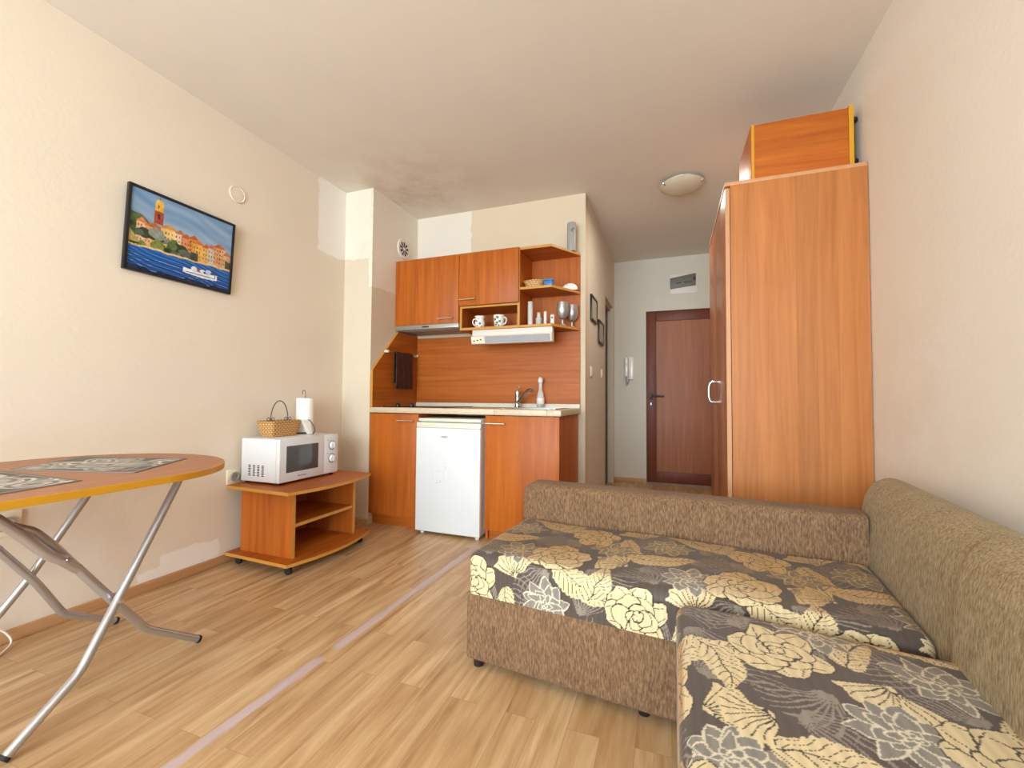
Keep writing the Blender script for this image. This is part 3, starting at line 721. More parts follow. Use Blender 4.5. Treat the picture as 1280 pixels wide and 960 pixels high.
for y in (2.81, 3.225):
    MB().cyl((XC+0.0185, y, 1.305), (XC+0.052, y, 1.305), 0.011, 14).build('bracket', 'cream', rl)
# towel folded over the rail
bm = bmesh.new(); N1, N2 = 24, 30; g = []
path = [(XC+0.036, 1.06)]+[(XC+0.036, 1.06+0.24*k/10) for k in range(1, 11)]+[(XC+0.045+0.0085*math.cos(a)*-1, 1.303+0.0085*math.sin(a)) for a in [PI*k/8 for k in range(1, 8)]]+[(XC+0.055, 1.30-0.285*k/12) for k in range(0, 13)]
for i, (x, z) in enumerate(path):
    r_ = []
    for j in range(N1+1):
        y = 2.905+0.235*j/N1; wv = 0.0025*math.sin(j*0.9+z*11)*min(1, abs(1.31-z)*6); r_.append(bm.verts.new((x+(wv+0.002 if x > XC+0.046 else 0), y, z)))
    g.append(r_)
for A, B in zip(g, g[1:]):
    for j in range(N1): bm.faces.new((A[j], A[j+1], B[j+1], B[j]))
m_ = MB(); m_._add(bm); tw = m_.build('towel', 'towel', ang=80)
sm = tw.modifiers.new('thickness', 'SOLIDIFY'); sm.thickness = 0.003; sm.offset = 1 if False else 0
tag(tw, 'dark maroon kitchen towel hanging over the rail beside the hob', 'towel')

# ------------------------------------------------------------------ kitchen wall units
wy = 2.956
c1 = thing('wall_cabinet', 'large cherry wall cabinet above the cooker hood, leftmost at the pier', 'cabinet', (-1.83, 3.1, 1.53), 'kitchen wall cabinets')
X0, X1 = XC+0.003, -1.535
mb = MB(); mb.box(X0, X0+0.016, wy+0.019, YK-0.002, 1.527, 2.060); mb.box(X1-0.016, X1, wy+0.019, YK-0.002, 1.527, 2.060); mb.box(X0+0.016, X1-0.016, wy+0.019, YK-0.002, 2.044, 2.060); mb.box(X0+0.016, X1-0.016, wy+0.019, YK-0.002, 1.527, 1.543); mb.box(X0+0.016, X1-0.016, YK-0.008, YK-0.002, 1.543, 2.044)
mb.build('body', 'wood_v', c1)
dr = box(X0, X1-0.001, wy, wy+0.018, 1.527, 2.062, 0.0015).build('door', 'wood_v', c1); bar_handle(dr, -1.712, -1.575, wy, 1.562)
c2 = thing('wall_cabinet', 'cherry wall cabinet with an open niche holding the jug and cup below its door', 'cabinet', (-1.29, 3.1, 1.466), 'kitchen wall cabinets')
X0, X1 = -1.532, -1.040
mb = MB(); mb.box(X0, X0+0.018, wy+0.019, YK-0.002, 1.485, 2.062); mb.box(X1-0.018, X1, wy+0.019, YK-0.002, 1.485, 2.062); mb.box(X0+0.018, X1-0.018, wy+0.019, YK-0.002, 2.044, 2.062); mb.box(X0+0.018, X1-0.018, wy+0.019, YK-0.002, 1.636, 1.652); mb.box(X0+0.018, X1-0.018, YK-0.008, YK-0.002, 1.485, 2.044)
mb.build('body', 'wood_v', c2)
mb = MB(); mb.box(X0, X0+0.018, wy+0.0175, wy+0.019, 1.485, 1.652); mb.box(X1-0.018, X1, wy+0.0175, wy+0.019, 1.485, 2.062); mb.box(X0+0.018, X1-0.018, wy+0.0175, wy+0.019, 1.637, 1.651); mb.box(X0, X1, wy+0.0175, wy+0.019, 1.466, 1.4848); mb.build('edge_band', 'edge', c2)
box(X0, X1, wy+0.019, YK-0.002, 1.466, 1.4848).build('niche_shelf', 'wood_x', c2)
dr = box(X0+0.001, X1-0.004, wy-0.001, wy+0.017, 1.654, 2.062, 0.0015).build('door', 'wood_v', c2); bar_handle(dr, -1.520, -1.390, wy-0.001, 1.697)
c3 = thing('corner_shelf', 'open cherry end shelf unit with three slanted shelves right of the wall cabinets', 'shelf', (-0.85, 3.1, 1.466))
XS0, XB, XE = -1.0385, -0.800, -0.652
def shelf_poly(o=0.0): return [(XS0, wy+0.020-o), (XB+o*0.3, wy+0.020-o), (XE+o, 3.235-o*0.4), (XE+o, YK-0.009), (XS0, YK-0.009)]
for z in (1.466, 1.747, 2.0445):
    s_ = MB().prism(shelf_poly(), 'z', z, z+0.018).build('shelf', 'wood_x', c3)
    a = [(XS0, wy+0.0185), (XB+0.001, wy+0.0185), (XE+0.0015, 3.2345), (XE+0.0015, YK-0.009), (XE, YK-0.009), (XE, 3.235), (XB, wy+0.02), (XS0, wy+0.02)]
    MB().prism(a, 'z', z, z+0.018).build('edge_band', 'edge', s_)
box(XS0, -0.648, YK-0.008, YK-0.002, 1.466, 2.062).build('back_panel', 'wood_v', c3)
hd = thing('cooker_hood', 'flat grey metal cooker hood under the left wall cabinet', 'hood', (-1.83, 3.1, 1.49))
mb = MB(); mb.prism([(wy+0.004, 1.494), (wy+0.012, 1.487), (YK-0.018, 1.487), (YK-0.018, 1.526), (wy+0.004, 1.526)], 'x', XC+0.004, -1.536, 0.001); mb.build('body', 'hood', hd)
box(-2.05, -1.60, 3.0, 3.22, 1.4845, 1.4868).build('filter_grille', 'grey', hd)
box(-1.86, -1.80, wy+0.0005, wy+0.0038, 1.503, 1.513).build('switch', 'black', hd)
ul = thing('cabinet_light', 'long white strip light with switch end fixed under the open shelves', 'light fixture', (-1.11, 3.0, 1.41))
LX0, LX1 = -1.430, -0.795
MB().prism([(wy+0.004, 1.412), (wy+0.02, 1.356), (wy+0.085, 1.356), (wy+0.085, 1.465), (wy+0.03, 1.465), (wy+0.03, 1.420)], 'x', LX0, LX1, 0.002).build('housing', 'plate', ul)
def slope(x0, x1, e, name, mat, par, za=1.360, zb=1.409):
    f = lambda z: wy+0.02-(z-1.356)/(1.412-1.356)*0.016
    return MB().prism([(f(za)-e, za), (f(zb)-e, zb), (f(zb)+0.001, zb), (f(za)+0.001, za)], 'x', x0, x1).build(name, mat, par)
slope(LX0+0.115, LX1-0.010, 0.003, 'diffuser', 'diffuser', ul)
sb = slope(LX0+0.004, LX0+0.105, 0.003, 'switch_end', 'cream', ul)
for i in range(3): slope(LX0+0.020+i*0.028, LX0+0.032+i*0.028, 0.006, 'socket_hole', 'black', sb, 1.374+0.004*i, 1.382+0.004*i)

# ------------------------------------------------------------------ crockery and shelf things
ZN = 1.4855
def china(name, label, cat, cx, prof, hx, dots, base):
    t = thing(name, label, cat, (cx, 3.05, ZN)); MB().lathe(prof, (cx, 3.05, ZN)).build('bowl', 'china', t)
    s = hx
    MB().tube([(cx+s*0.030, 3.05, ZN+0.078), (cx+s*0.052, 3.05, ZN+0.080), (cx+s*0.064, 3.05, ZN+0.060), (cx+s*0.056, 3.05, ZN+0.032), (cx+s*0.030, 3.05, ZN+0.022)], 0.005, 10, smooth=2).build('handle', 'china', t)
    for (ang, z, r, m) in dots:
        rr = np.interp(z, [p[1] for p in base], [p[0] for p in base]); d = Vector((math.sin(ang), -math.cos(ang), 0)); p = Vector((cx, 3.05, ZN+z))+d*(rr-0.002)
        MB().tube([p, p+d*0.0032], r, 10).build('painted_spot', m, t)
jp = [(0, 0), (0.026, 0), (0.036, 0.015), (0.041, 0.035), (0.037, 0.058), (0.031, 0.074), (0.041, 0.096), (0.038, 0.096), (0.028, 0.075), (0.033, 0.055), (0.036, 0.03), (0, 0.006)]
china('milk_jug', 'small white jug with blue spots, at the left in the open niche', 'jug', -1.395, jp, -1, [(-0.35, 0.055, 0.008, 'blueglaze'), (0.4, 0.035, 0.010, 'blueglaze'), (-0.2, 0.02, 0.007, 'pinkglaze'), (0.1, 0.070, 0.005, 'blueglaze'), (0.75, 0.015, 0.007, 'pinkglaze')], [(0.026, 0), (0.036, 0.015), (0.041, 0.035), (0.036, 0.06), (0.030, 0.075)])
cp = [(0, 0), (0.024, 0), (0.034, 0.012), (0.040, 0.05), (0.044, 0.095), (0.041, 0.095), (0.037, 0.05), (0.031, 0.014), (0, 0.008)]
china('cup', 'white cup with green leaf spots, at the right in the open niche', 'cup', -1.235, cp, 1, [(-0.4, 0.06, 0.010, 'leafgreen'), (0.1, 0.075, 0.012, 'leafgreen'), (0.5, 0.045, 0.009, 'leafgreen'), (0.0, 0.035, 0.010, 'leafgreen'), (-0.3, 0.02, 0.008, 'leafgreen'), (0.3, 0.015, 0.008, 'leafgreen')], [(0.024, 0), (0.034, 0.012), (0.040, 0.05), (0.044, 0.095)])
ZM = 1.766
bk = thing('wicker_tray', 'shallow oval wicker basket on the middle end shelf', 'basket', (-0.965, 3.08, ZM))
MB().lathe([(0, 0.0), (0.055, 0.0), (0.066, 0.022), (0.080, 0.052), (0.077, 0.052), (0.062, 0.022), (0.052, 0.004), (0, 0.004)], (-0.955, 3.06, ZM), sx=1.0, sy=0.7).build('woven_bowl', 'wicker2', bk)
MB().tube([(-0.955+0.0795*math.cos(a), 3.06+0.0556*math.sin(a), ZM+0.053) for a in [2*PI*k/32 for k in range(32)]], 0.004, 8, close=True).build('rim', 'wicker2', bk)
t = thing('sponge_box', 'small blue plastic box beside the wicker basket on the middle end shelf', 'box', (-0.838, 3.02, ZM))
mb = MB(); mb.box(-0.868, -0.806, 3.02, 3.07, ZM, ZM+0.045, 0.004); mb.build('body', 'blue', t); box(-0.870, -0.804, 3.018, 3.072, ZM+0.0455, ZM+0.056, 0.003).build('lid', 'blue', t)
# fan shaped shell dish
bm = bmesh.new(); c0 = Vector((-0.715, 3.17, ZM+0.0015)); rings = []
for i in range(9):
    r = 0.064*i/8; row = []
    for j in range(33):
        a = PI*j/32; rip = 0.0025*math.cos(j*PI/2)*i/8; tilt = 0.5
        row.append(bm.verts.new(c0+Vector((r*math.cos(a), 0.010+0.25*r*math.sin(a)+rip, r*math.sin(a)*0.86))))
    rings.append(row)
for A, B in zip(rings, rings[1:]):
    for j in range(32): bm.faces.new((A[j], A[j+1], B[j+1], B[j]))
m_ = MB(); m_._add(bm); o = m_.build('shell', 'china', ang=70); sm = o.modifiers.new('thickness', 'SOLIDIFY'); sm.thickness = 0.003; sm.offset = 1
tag(o, 'white fan shaped shell propped at the right of the middle end shelf', 'shell')
ZL = 1.4855
def glass_thing(name, label, cat, x, y, r, h, fill=None, neck=None):
    t = thing(name, label, cat, (x, y, ZL))
    pr = [(0, 0), (r, 0), (r, h), (r-0.002, h), (r-0.002, 0.006), (0, 0.006)] if not neck else [(0, 0), (r, 0), (r, h*0.62), (neck, h*0.75), (neck, h), (neck-0.002, h), (neck-0.002, h*0.76), (r-0.002, h*0.61), (r-0.002, 0.005), (0, 0.005)]
    MB().lathe(pr, (x, y, ZL), n=20).build('glass_body', 'glass', t)
    if fill: MB().lathe([(0, 0.0065), (r-0.0035, 0.0065), (r-0.0035, fill[0]), (0, fill[0]+0.004)], (x, y, ZL), n=16).build('contents', fill[1], t)
    return t
glass_thing('glass_tube', 'tall straight glass tube vase at the left on the bottom end shelf', 'vase', -0.985, 3.06, 0.020, 0.185, (0.030, 'china'))
t = glass_thing('glass_jar', 'squat little glass jar, second from the left on the bottom end shelf', 'jar', -0.918, 3.06, 0.024, 0.088, (0.045, 'leafgreen'), 0.015)
MB().lathe([(0, 0.0), (0.012, 0.0), (0.014, 0.016), (0, 0.017)], (-0.918, 3.06, ZL+0.084), n=14).build('cork', 'wicker2', t)
glass_thing('small_glass', 'narrow small glass with white filling, between jar and shaker on the bottom end shelf', 'glass', -0.860, 3.03, 0.012, 0.098, (0.090, 'china'))
t = glass_thing('salt_shaker', 'small white shaker with a dark spot beside the silver goblets', 'shaker', -0.806, 3.03, 0.016, 0.072, (0.066, 'china'))
MB().tube([(-0.804, 3.0145, ZL+0.048), (-0.804, 3.0125, ZL+0.048)], 0.006, 10).build('spot', 'black', t)
def goblet(x, y, label):
    t = thing('goblet', label, 'goblet', (x, y, ZL), 'silver goblets on the bottom end shelf')
    MB().lathe([(0, 0), (0.026, 0), (0.024, 0.004), (0.008, 0.012), (0.007, 0.038), (0.012, 0.047), (0, 0.049)], (x, y, ZL)).build('stem', 'silver', t)
    MB().lathe([(0, 0.049), (0.022, 0.053), (0.041, 0.080), (0.047, 0.115), (0.041, 0.172), (0.039, 0.172), (0.044, 0.115), (0.038, 0.082), (0, 0.057)], (x, y, ZL)).build('bowl', 'silver', t)
goblet(-0.748, 3.105, 'hammered silver goblet in front, near the end of the bottom shelf')
goblet(-0.702, 3.220, 'hammered silver goblet half hidden behind the other one')
t = thing('tin_can', 'grey cylindrical tin with a black emblem standing on top of the end shelf', 'tin', (-0.70, 3.19, 2.0635))
MB().lathe([(0, 0), (0.033, 0), (0.034, 0.003), (0.034, 0.205), (0.032, 0.209), (0, 0.209)], (-0.700, 3.19, 2.0635)).build('body', 'grey', t)
MB().lathe([(0, 0.2095), (0.033, 0.2095), (0.033, 0.218), (0.030, 0.221), (0, 0.221)], (-0.700, 3.19, 2.0635)).build('lid', 'grey', t)
mb = MB()
for (a, z, da, dz) in ((0.25, 0.150, 0.30, 0.008), (0.42, 0.162, 0.05, 0.018), (0.15, 0.158, 0.12, 0.006), (0.48, 0.140, 0.12, 0.008), (0.60, 0.165, 0.04, 0.012)):
    pts = []
    for s in range(5):
        an = a-da/2+da*s/4; pts.append((-0.700+0.0346*math.sin(an), 3.19-0.0346*math.cos(an), 2.0635+z))
    mb.tube(pts, dz/2*0.8, 6)
mb.build('emblem', 'black', t)
bt = thing('soap_bottle', 'clear bottle with white cap and green liquid on the worktop by the tap', 'bottle', (-0.935, 3.19, 0.8715))
bx, by, bz = -0.945, 3.205, 0.8715
MB().lathe([(0, 0), (0.027, 0), (0.030, 0.006), (0.029, 0.085), (0.022, 0.120), (0.013, 0.135), (0.013, 0.190), (0.011, 0.190), (0.011, 0.136), (0.020, 0.119), (0.027, 0.084), (0.027, 0.008), (0, 0.005)], (bx, by, bz)).build('bottle_body', 'glass', bt)
MB().lathe([(0, 0.0085), (0.0255, 0.0085), (0.0255, 0.030), (0, 0.031)], (bx, by, bz)).build('liquid', 'green_liquid', bt)
bm_ = MB(); bm_.lathe([(0, 0.1905), (0.014, 0.1905), (0.020, 0.205), (0.018, 0.225), (0.009, 0.236), (0, 0.238)], (bx, by, bz)); bm_.build('cap', 'white', bt)
MB().lathe([(0.0303, 0.030), (0.0306, 0.031), (0.0303, 0.075), (0.030, 0.075)], (bx, by, bz)).build('paper_label', 'china', bt)

# ------------------------------------------------------------------ wheeled stand with microwave
st = thing('media_trolley', 'low cherry trolley with bowed front on casters, under the microwave', 'trolley', (-2.08, 2.03, 0))
def bow(xf, ya, yb, bulge, xb=-2.345, n=14):
    pts = [(xb, ya+0.02), (xf, ya)]
    for k in range(1, n): t_ = k/n; pts.append((xf+bulge*math.sin(PI*t_)**0.9, ya+(yb-ya)*t_))
    return pts+[(xf, yb), (xb, yb)]
def board(name, z, mat, xf, ya, yb, bulge):
    b = MB().prism(bow(xf, ya, yb, bulge), 'z', z, z+0.018).build(name, mat, st)
    pl = bow(xf, ya, yb, bulge); ol = bow(xf+0.0012, ya-0.0012, yb+0.0012, bulge); mb = MB()
    q = [(p[0], p[1]) for p in pl[:-1]]; r_ = [(p[0], p[1]) for p in ol[:-1]]
    bm = bmesh.new()
    for (a, c, e, f) in zip(q, q[1:], r_, r_[1:]):
        for (z_, s) in ((z+0.0004, 0),):
            lo = [bm.verts.new((p[0], p[1], z_)) for p in (e, f)]; hi = [bm.verts.new((p[0], p[1], z+0.0176)) for p in (f, e)]
            bm.faces.new(lo+hi)
    mb._add(bm); mb.build('edge_band', 'edge', b)
board('top_board', 0.424, 'wood_y', -1.872, 1.715, 2.372, 0.060)
board('bottom_board', 0.052, 'wood_y', -1.872, 1.715, 2.372, 0.060)
for y in (1.79, 2.262):
    p_ = box(-2.30, -1.916, y, y+0.018, 0.0702, 0.4238).build('side_panel', 'wood_v', st)
    box(-1.916, -1.9145, y, y+0.018, 0.0702, 0.4238).build('edge_band', 'edge', p_)
sh = box(-2.30, -1.922, 1.8085, 2.2615, 0.232, 0.250).build('middle_shelf', 'wood_y', st)
box(-1.922, -1.9205, 1.8085, 2.2615, 0.232, 0.250).build('edge_band', 'edge', sh)
box(-2.312, -2.3005, 2.115, 2.278, 0.0702, 0.4238).build('back_panel', 'wood_v', st)
for (x, y) in ((-1.905, 1.76), (-2.29, 1.775), (-1.905, 2.315), (-2.29, 2.315)):
    mb = MB(); mb.lathe([(0, -0.011), (0.017, -0.011), (0.021, -0.006), (0.021, 0.006), (0.017, 0.011), (0, 0.011)], (x, y, 0.021), 'y', 20); mb.box(x-0.010, x+0.010, y-0.015, y+0.015, 0.038, 0.0518, 0.003); mb.build('caster', 'rubber', st)
mw = thing('microwave', 'white microwave oven with two dials on the low trolley', 'microwave', (-2.2, 2.03, 0.443))
MY0, MY1, MXF, MZ0, MZ1 = 1.815, 2.268, -2.050, 0.456, 0.702
box(-2.345, MXF-0.028, MY0, MY1, MZ0, MZ1, 0.005).build('body', 'white_mw', mw)
dr = box(MXF-0.0275, MXF, MY0, MY0+0.330, MZ0, MZ1, 0.005, 3).build('door', 'white_mw', mw)
box(MXF-0.002, MXF+0.001, MY0+0.047, MY0+0.283, MZ0+0.052, MZ1-0.042, 0.001).build('window', 'mwglass', dr)
mb = MB()
for k in range(6): mb.box(MXF, MXF+0.0006, MY0+0.130+k*0.011, MY0+0.137+k*0.011, MZ0+0.022, MZ0+0.029)
mb.build('lettering', 'print', dr)
pn = box(MXF-0.0275, MXF-0.001, MY0+0.3315, MY1, MZ0, MZ1, 0.005, 3).build('control_panel', 'white_mw', mw)
for z in (MZ0+0.095, MZ0+0.178):
    yk_ = MY0+0.398
    MB().lathe([(0.026, 0.0), (0.026, 0.002), (0.030, 0.002), (0.030, 0.0)], (MXF-0.001, yk_, z), 'x').build('dial_ring', 'print', pn)
    mb = MB(); mb.lathe([(0, 0), (0.025, 0), (0.022, 0.014), (0.019, 0.017), (0, 0.018)], (MXF-0.0008, yk_, z), 'x'); mb.box(MXF+0.016, MXF+0.021, yk_-0.003, yk_+0.003, z-0.016, z+0.016, 0.001); mb.build('dial', 'white_mw', pn)
    box(MXF-0.001, MXF-0.0004, yk_-0.040, yk_-0.034, z+0.030, z+0.036).build('mark', 'print', pn)
mb = MB()
for c_ in range(4):
    for r_ in range(7): mb.box(-2.285+c_*0.034, -2.267+c_*0.034, MY0-0.0006, MY0+0.001, MZ0+0.032+r_*0.0095-c_*0.000, MZ0+0.0375+r_*0.0095)
mb.build('vent_slots', 'black', mw)
for (x, y) in ((-2.08, 1.84), (-2.08, 2.24), (-2.32, 1.84), (-2.32, 2.24)): MB().lathe([(0, 0), (0.012, 0), (0.013, 0.0128), (0, 0.0128)], (x, y, 0.4427), n=14).build('foot', 'rubber', mw)
# wicker basket with wire handle
wb = thing('wicker_basket', 'wicker basket with a tall wire handle on the left of the microwave top', 'basket', (-2.262, 1.99, 0.703))
def rring(xa, xb, ya, yb, r, z, n=6):
    out = []
    for (cx, cy, a0) in ((xb-r, yb-r, 0), (xa+r, yb-r, PI/2), (xa+r, ya+r, PI), (xb-r, ya+r, 1.5*PI)):
        for k in range(n+1): a = a0+PI/2*k/n; out.append((cx+r*math.cos(a), cy+r*math.sin(a), z))
    return out
def basket_mesh(levels):
    bm = bmesh.new(); rr = [[bm.verts.new(p) for p in rring(*l)] for l in levels]
    for A, B in zip(rr, rr[1:]):
        for k in range(len(A)): k2 = (k+1) % len(A); bm.faces.new((A[k], A[k2], B[k2], B[k]))
    bm.faces.new(rr[0][::-1]); bm.faces.new(rr[-1]); bmesh.ops.recalc_face_normals(bm, faces=bm.faces[:])
    m_ = MB(); m_._add(bm); return m_
BA = (-2.330, -2.196, 1.885, 2.112)
def ins(d): return (BA[0]+d, BA[1]-d, BA[2]+d, BA[3]-d)
basket_mesh([(*ins(0.020), 0.020, 0.7032), (*ins(0.012), 0.022, 0.730), (*ins(0.003), 0.025, 0.765), (*ins(0.0), 0.026, 0.790), (*ins(0.005), 0.022, 0.790), (*ins(0.017), 0.018, 0.735), (*ins(0.022), 0.015, 0.709)]).build('woven_body', 'wicker', wb)
MB().tube(rring(*ins(0.001), 0.026, 0.792), 0.0055, 8, close=True).build('rim', 'wicker', wb)
mb = MB(); hx = -2.262
mb.tube([(hx, 1.934, 0.786)]+[(hx, 1.996-0.062*math.cos(a), 0.800+0.118*math.sin(a)) for a in [PI*k/20 for k in range(21)]]+[(hx, 2.058, 0.786)], 0.0030, 8)
for y in (1.934, 2.058):
    for s in (-1, 1): mb.tube([(hx, y+s*0.016+0.009*math.cos(a), 0.806+0.010*math.sin(a)) for a in [2*PI*k/14 for k in range(14)]], 0.002, 6, close=True)
mb.build('handle', 'wire', wb)
pt = thing('paper_towel_holder', 'white paper towel roll on a wire stand at the back of the microwave top', 'paper towel', (-2.268, 2.215, 0.703))
tx, ty = -2.278, 2.208
MB().lathe([(0, 0.002), (0.054, 0.002), (0.054, 0.0045), (0, 0.0045)], (tx, ty, 0.7022)).build('base_ring', 'wire', pt)
MB().lathe([(0.020, 0.010), (0.052, 0.010), (0.054, 0.013), (0.054, 0.228), (0.052, 0.232), (0.020, 0.232)], (tx, ty, 0.7022)).build('roll', 'paper', pt)
MB().tube([(tx, ty, 0.706), (tx, ty, 0.960)]+[(tx, ty-0.012+0.012*math.cos(a), 0.972+0.014*math.sin(a)) for a in [PI*k/8 for k in range(9)]]+[(tx, ty-0.024, 0.960)], 0.0022, 8).build('wire_post', 'wire', pt)
npk = thing('napkin_holder', 'white napkins clipped in a bent wire holder between basket and paper towel', 'napkin holder', (-2.13, 2.15, 0.703))
mb = MB()
for k in range(3): mb.prism([(2.125+0.004*k, 0.706), (2.150+0.004*k, 0.706), (2.118+0.004*k, 0.795-0.003*k), (2.075+0.004*k, 0.800-0.003*k)], 'x', -2.172+0.006*k, -2.169+0.006*k)
mb.build('napkins', 'paper', npk)
MB().tube([(-2.150, 2.110, 0.797), (-2.150, 2.128, 0.795), (-2.150, 2.170, 0.735), (-2.150, 2.158, 0.7055), (-2.178, 2.155, 0.7055)], 0.0026, 8, smooth=1).build('wire_clip', 'wire', npk)

# ------------------------------------------------------------------ folding table
tb = thing('folding_table', 'oval folding table with yellow edge and crossed silver tube legs', 'table', (-1.84, 0.66, 0))
TCX, TA, TB_, TY0, TY1, TZ0, TZ1 = -1.84, 0.418, 0.365, 0.42, 0.868, 0.680, 0.700
def oval(d=0.0, n=36):
    p = []
    for k in range(n+1): a = PI*k/n; p.append((TCX+(TA+d)*math.cos(a), TY1+(TB_+d)*math.sin(a)))
    for k in range(n+1): a = PI+PI*k/n; p.append((TCX+(TA+d)*math.cos(a), TY0+(TB_+d)*math.sin(a)))
    return p
tt = MB().prism(oval(), 'z', TZ0, TZ1).build('tabletop', 'table', tb)
bm = bmesh.new(); a_ = [bm.verts.new((*p, TZ0-0.0004)) for p in oval(0.002)]; b_ = [bm.verts.new((*p, TZ1-0.0006)) for p in oval(0.002)]; n_ = len(a_)
ai = [bm.verts.new((*p, TZ0-0.0004)) for p in oval(-0.002)]; bi = [bm.verts.new((*p, TZ1+0.0004)) for p in oval(-0.001)]
for k in range(n_):
    k2 = (k+1) % n_; bm.faces.new((a_[k], a_[k2], b_[k2], b_[k])); bm.faces.new((ai[k], ai[k2], a_[k2], a_[k])); bm.faces.new((b_[k], b_[k2], bi[k2], bi[k]))
bmesh.ops.recalc_face_normals(bm, faces=bm.faces[:]); m_ = MB(); m_._add(bm); m_.build('edge_band', 'edge_yellow', tt)
RT = 0.0125
def fillet(pts, d=0.024, n=6):
    P = [Vector(p) for p in pts]; out = [P[0]]
    for a, b, c in zip(P, P[1:], P[2:]):
        k = min(d, (a-b).length*0.45, (c-b).length*0.45); p, q = b+(a-b).normalized()*k, b+(c-b).normalized()*k
        out += [p*(1-t)**2+b*2*t*(1-t)+q*t*t for t in [i/n for i in range(n+1)]]
    return out+[P[-1]]
def leg(pts, name='leg', r=RT, cap=True):
    o = MB().tube(fillet(pts), r, 16).build(name, 'tube', tb)
    if cap:
        p, q = Vector(pts[-1]), Vector(pts[-2]); d = (p-q).normalized(); MB().tube([p-d*0.006, p+d*0.004], r+0.0012, 14).build('end_cap', 'rubber', o)
    return o
# frame A rises to the far end; frame B carries the cross tube; one leg of each on both sides
leg([(-1.672, 1.075, 0.679), (-1.638, 0.862, 0.296), (-1.606, 0.762, 0.142), (-1.600, 0.612, 0.014)])
leg([(-2.110, 1.075, 0.679), (-2.142, 0.862, 0.292), (-2.160, 0.762, 0.140), (-2.165, 0.612, 0.014)])
leg([(-1.715, 0.645, 0.581), (-1.676, 0.650, 0.577), (-1.670, 0.676, 0.562), (-1.668, 0.712, 0.517), (-1.668, 0.872, 0.283), (-1.692, 0.978, 0.142), (-1.700, 1.160, 0.014)])
leg([(-2.070, 0.645, 0.581), (-2.108, 0.650, 0.577), (-2.114, 0.676, 0.562), (-2.116, 0.712, 0.515), (-2.118, 0.872, 0.275), (-2.146, 0.962, 0.120), (-2.152, 1.132, 0.014)])
leg([(-1.714, 0.645, 0.581), (-2.071, 0.645, 0.581)], 'cross_tube', cap=False)
leg([(-1.668, 0.776, 0.423), (-1.640, 0.728, 0.470), (-1.640, 0.700, 0.490), (-1.640, 0.640, 0.566), (-1.640, 0.545, 0.676)], 'brace', RT*1.1, cap=False)
leg([(-2.117, 0.776, 0.420), (-2.144, 0.728, 0.470), (-2.144, 0.700, 0.490), (-2.144, 0.640, 0.566), (-2.144, 0.545, 0.676)], 'brace', RT*1.1, cap=False)
leg([(-1.685, 1.063, 0.658), (-2.097, 1.063, 0.658)], 'cross_tube', cap=False)
for (x, y, z) in ((-1.626, 0.866, 0.296), (-1.630, 0.740, 0.468), (-2.128, 0.866, 0.287)):
    MB().tube([(x-0.006, y, z), (x+0.004, y, z)], 0.006, 10).build('rivet', 'chrome', tb)

def picture_grid(p0, pu, pv, nu, nv, fn):
    A, B = np.meshgrid(np.linspace(0, 1, nu), np.linspace(0, 1, nv), indexing='ij'); a, b = A.ravel(), B.ravel()
    P = np.array(p0)+a[:, None]*np.array(pu)+b[:, None]*np.array(pv)
    i = np.arange(nu*nv).reshape(nu, nv); F = np.stack([i[:-1, :-1], i[1:, :-1], i[1:, 1:], i[:-1, 1:]], -1).reshape(-1, 4)
    return P, F, fn(a, b)
def mat_pattern(seed):
    rs = np.random.RandomState(seed)
    blobs = [(rs.rand(), rs.rand(), 0.08+0.10*rs.rand(), 0.10+0.14*rs.rand(), rs.rand()*3, rs.rand()) for _ in range(16)]
    def fn(s, t):
        g = np.full(len(s), 50.0)
        for (x, y, a, b, r, k) in blobs:
            c, q = math.cos(r), math.sin(r); dx, dy = s-x, (t-y)*0.7; u, v = (dx*c+dy*q)/a, (-dx*q+dy*c)/b; rr = np.hypot(u, v)
            g = np.where(rr < 1, 214-70*k+18*np.sin(u*11)*np.sin(v*9), g); g = np.where(np.abs(rr-0.72) < 0.10, 70+30*k, g); g = np.where(rr < 0.35, 130*k+40, g)
        box_ = (np.floor(s*4)+np.floor(t*3)) % 3
        e = np.minimum(np.abs((s*4) % 1-0.5), np.abs((t*3) % 1-0.5)); g = np.where((e < 0.02) & (box_ == 0), 205, g)
        m = np.minimum(np.minimum(s, 1-s), np.minimum(t, 1-t)*0.7); g = np.where(m < 0.03, 70, g); g = np.where((m > 0.03) & (m < 0.036), 180, g)
        return nlin(np.stack([g, g*0.975, g*0.94], -1))
    return fn
def placemat(label, p, pu, pv, seed):
    t = thing('placemat', label, 'placemat', (p[0], p[1], 0.7006), 'printed placemats on the folding table')
    z = 0.7022; P = Vector((p[0], p[1], z)); a, b = Vector((*pu, 0)), Vector((*pv, 0))
    MB().prism([tuple((P+q)[:2]) for q in (Vector((0, 0, 0)), a, a+b, b)], 'z', 0.7006, 0.7019).build('backing', 'grey', t)
    Pg, F, c = picture_grid((P.x, P.y, z), (a.x, a.y, 0), (b.x, b.y, 0), 130, 90, mat_pattern(seed)); 
    pattern_mesh('printed_face', Pg, F, c, 'mat', t, smooth=False)
placemat('dark grey printed placemat at the far rounded end of the folding table', (-2.000, 0.742), (0.423, 0.122), (-0.182, 0.272), 3)
placemat('dark grey printed placemat nearer the viewer, cut by the photo edge', (-1.921, 0.443), (0.418, 0.004), (-0.062, 0.283), 8)

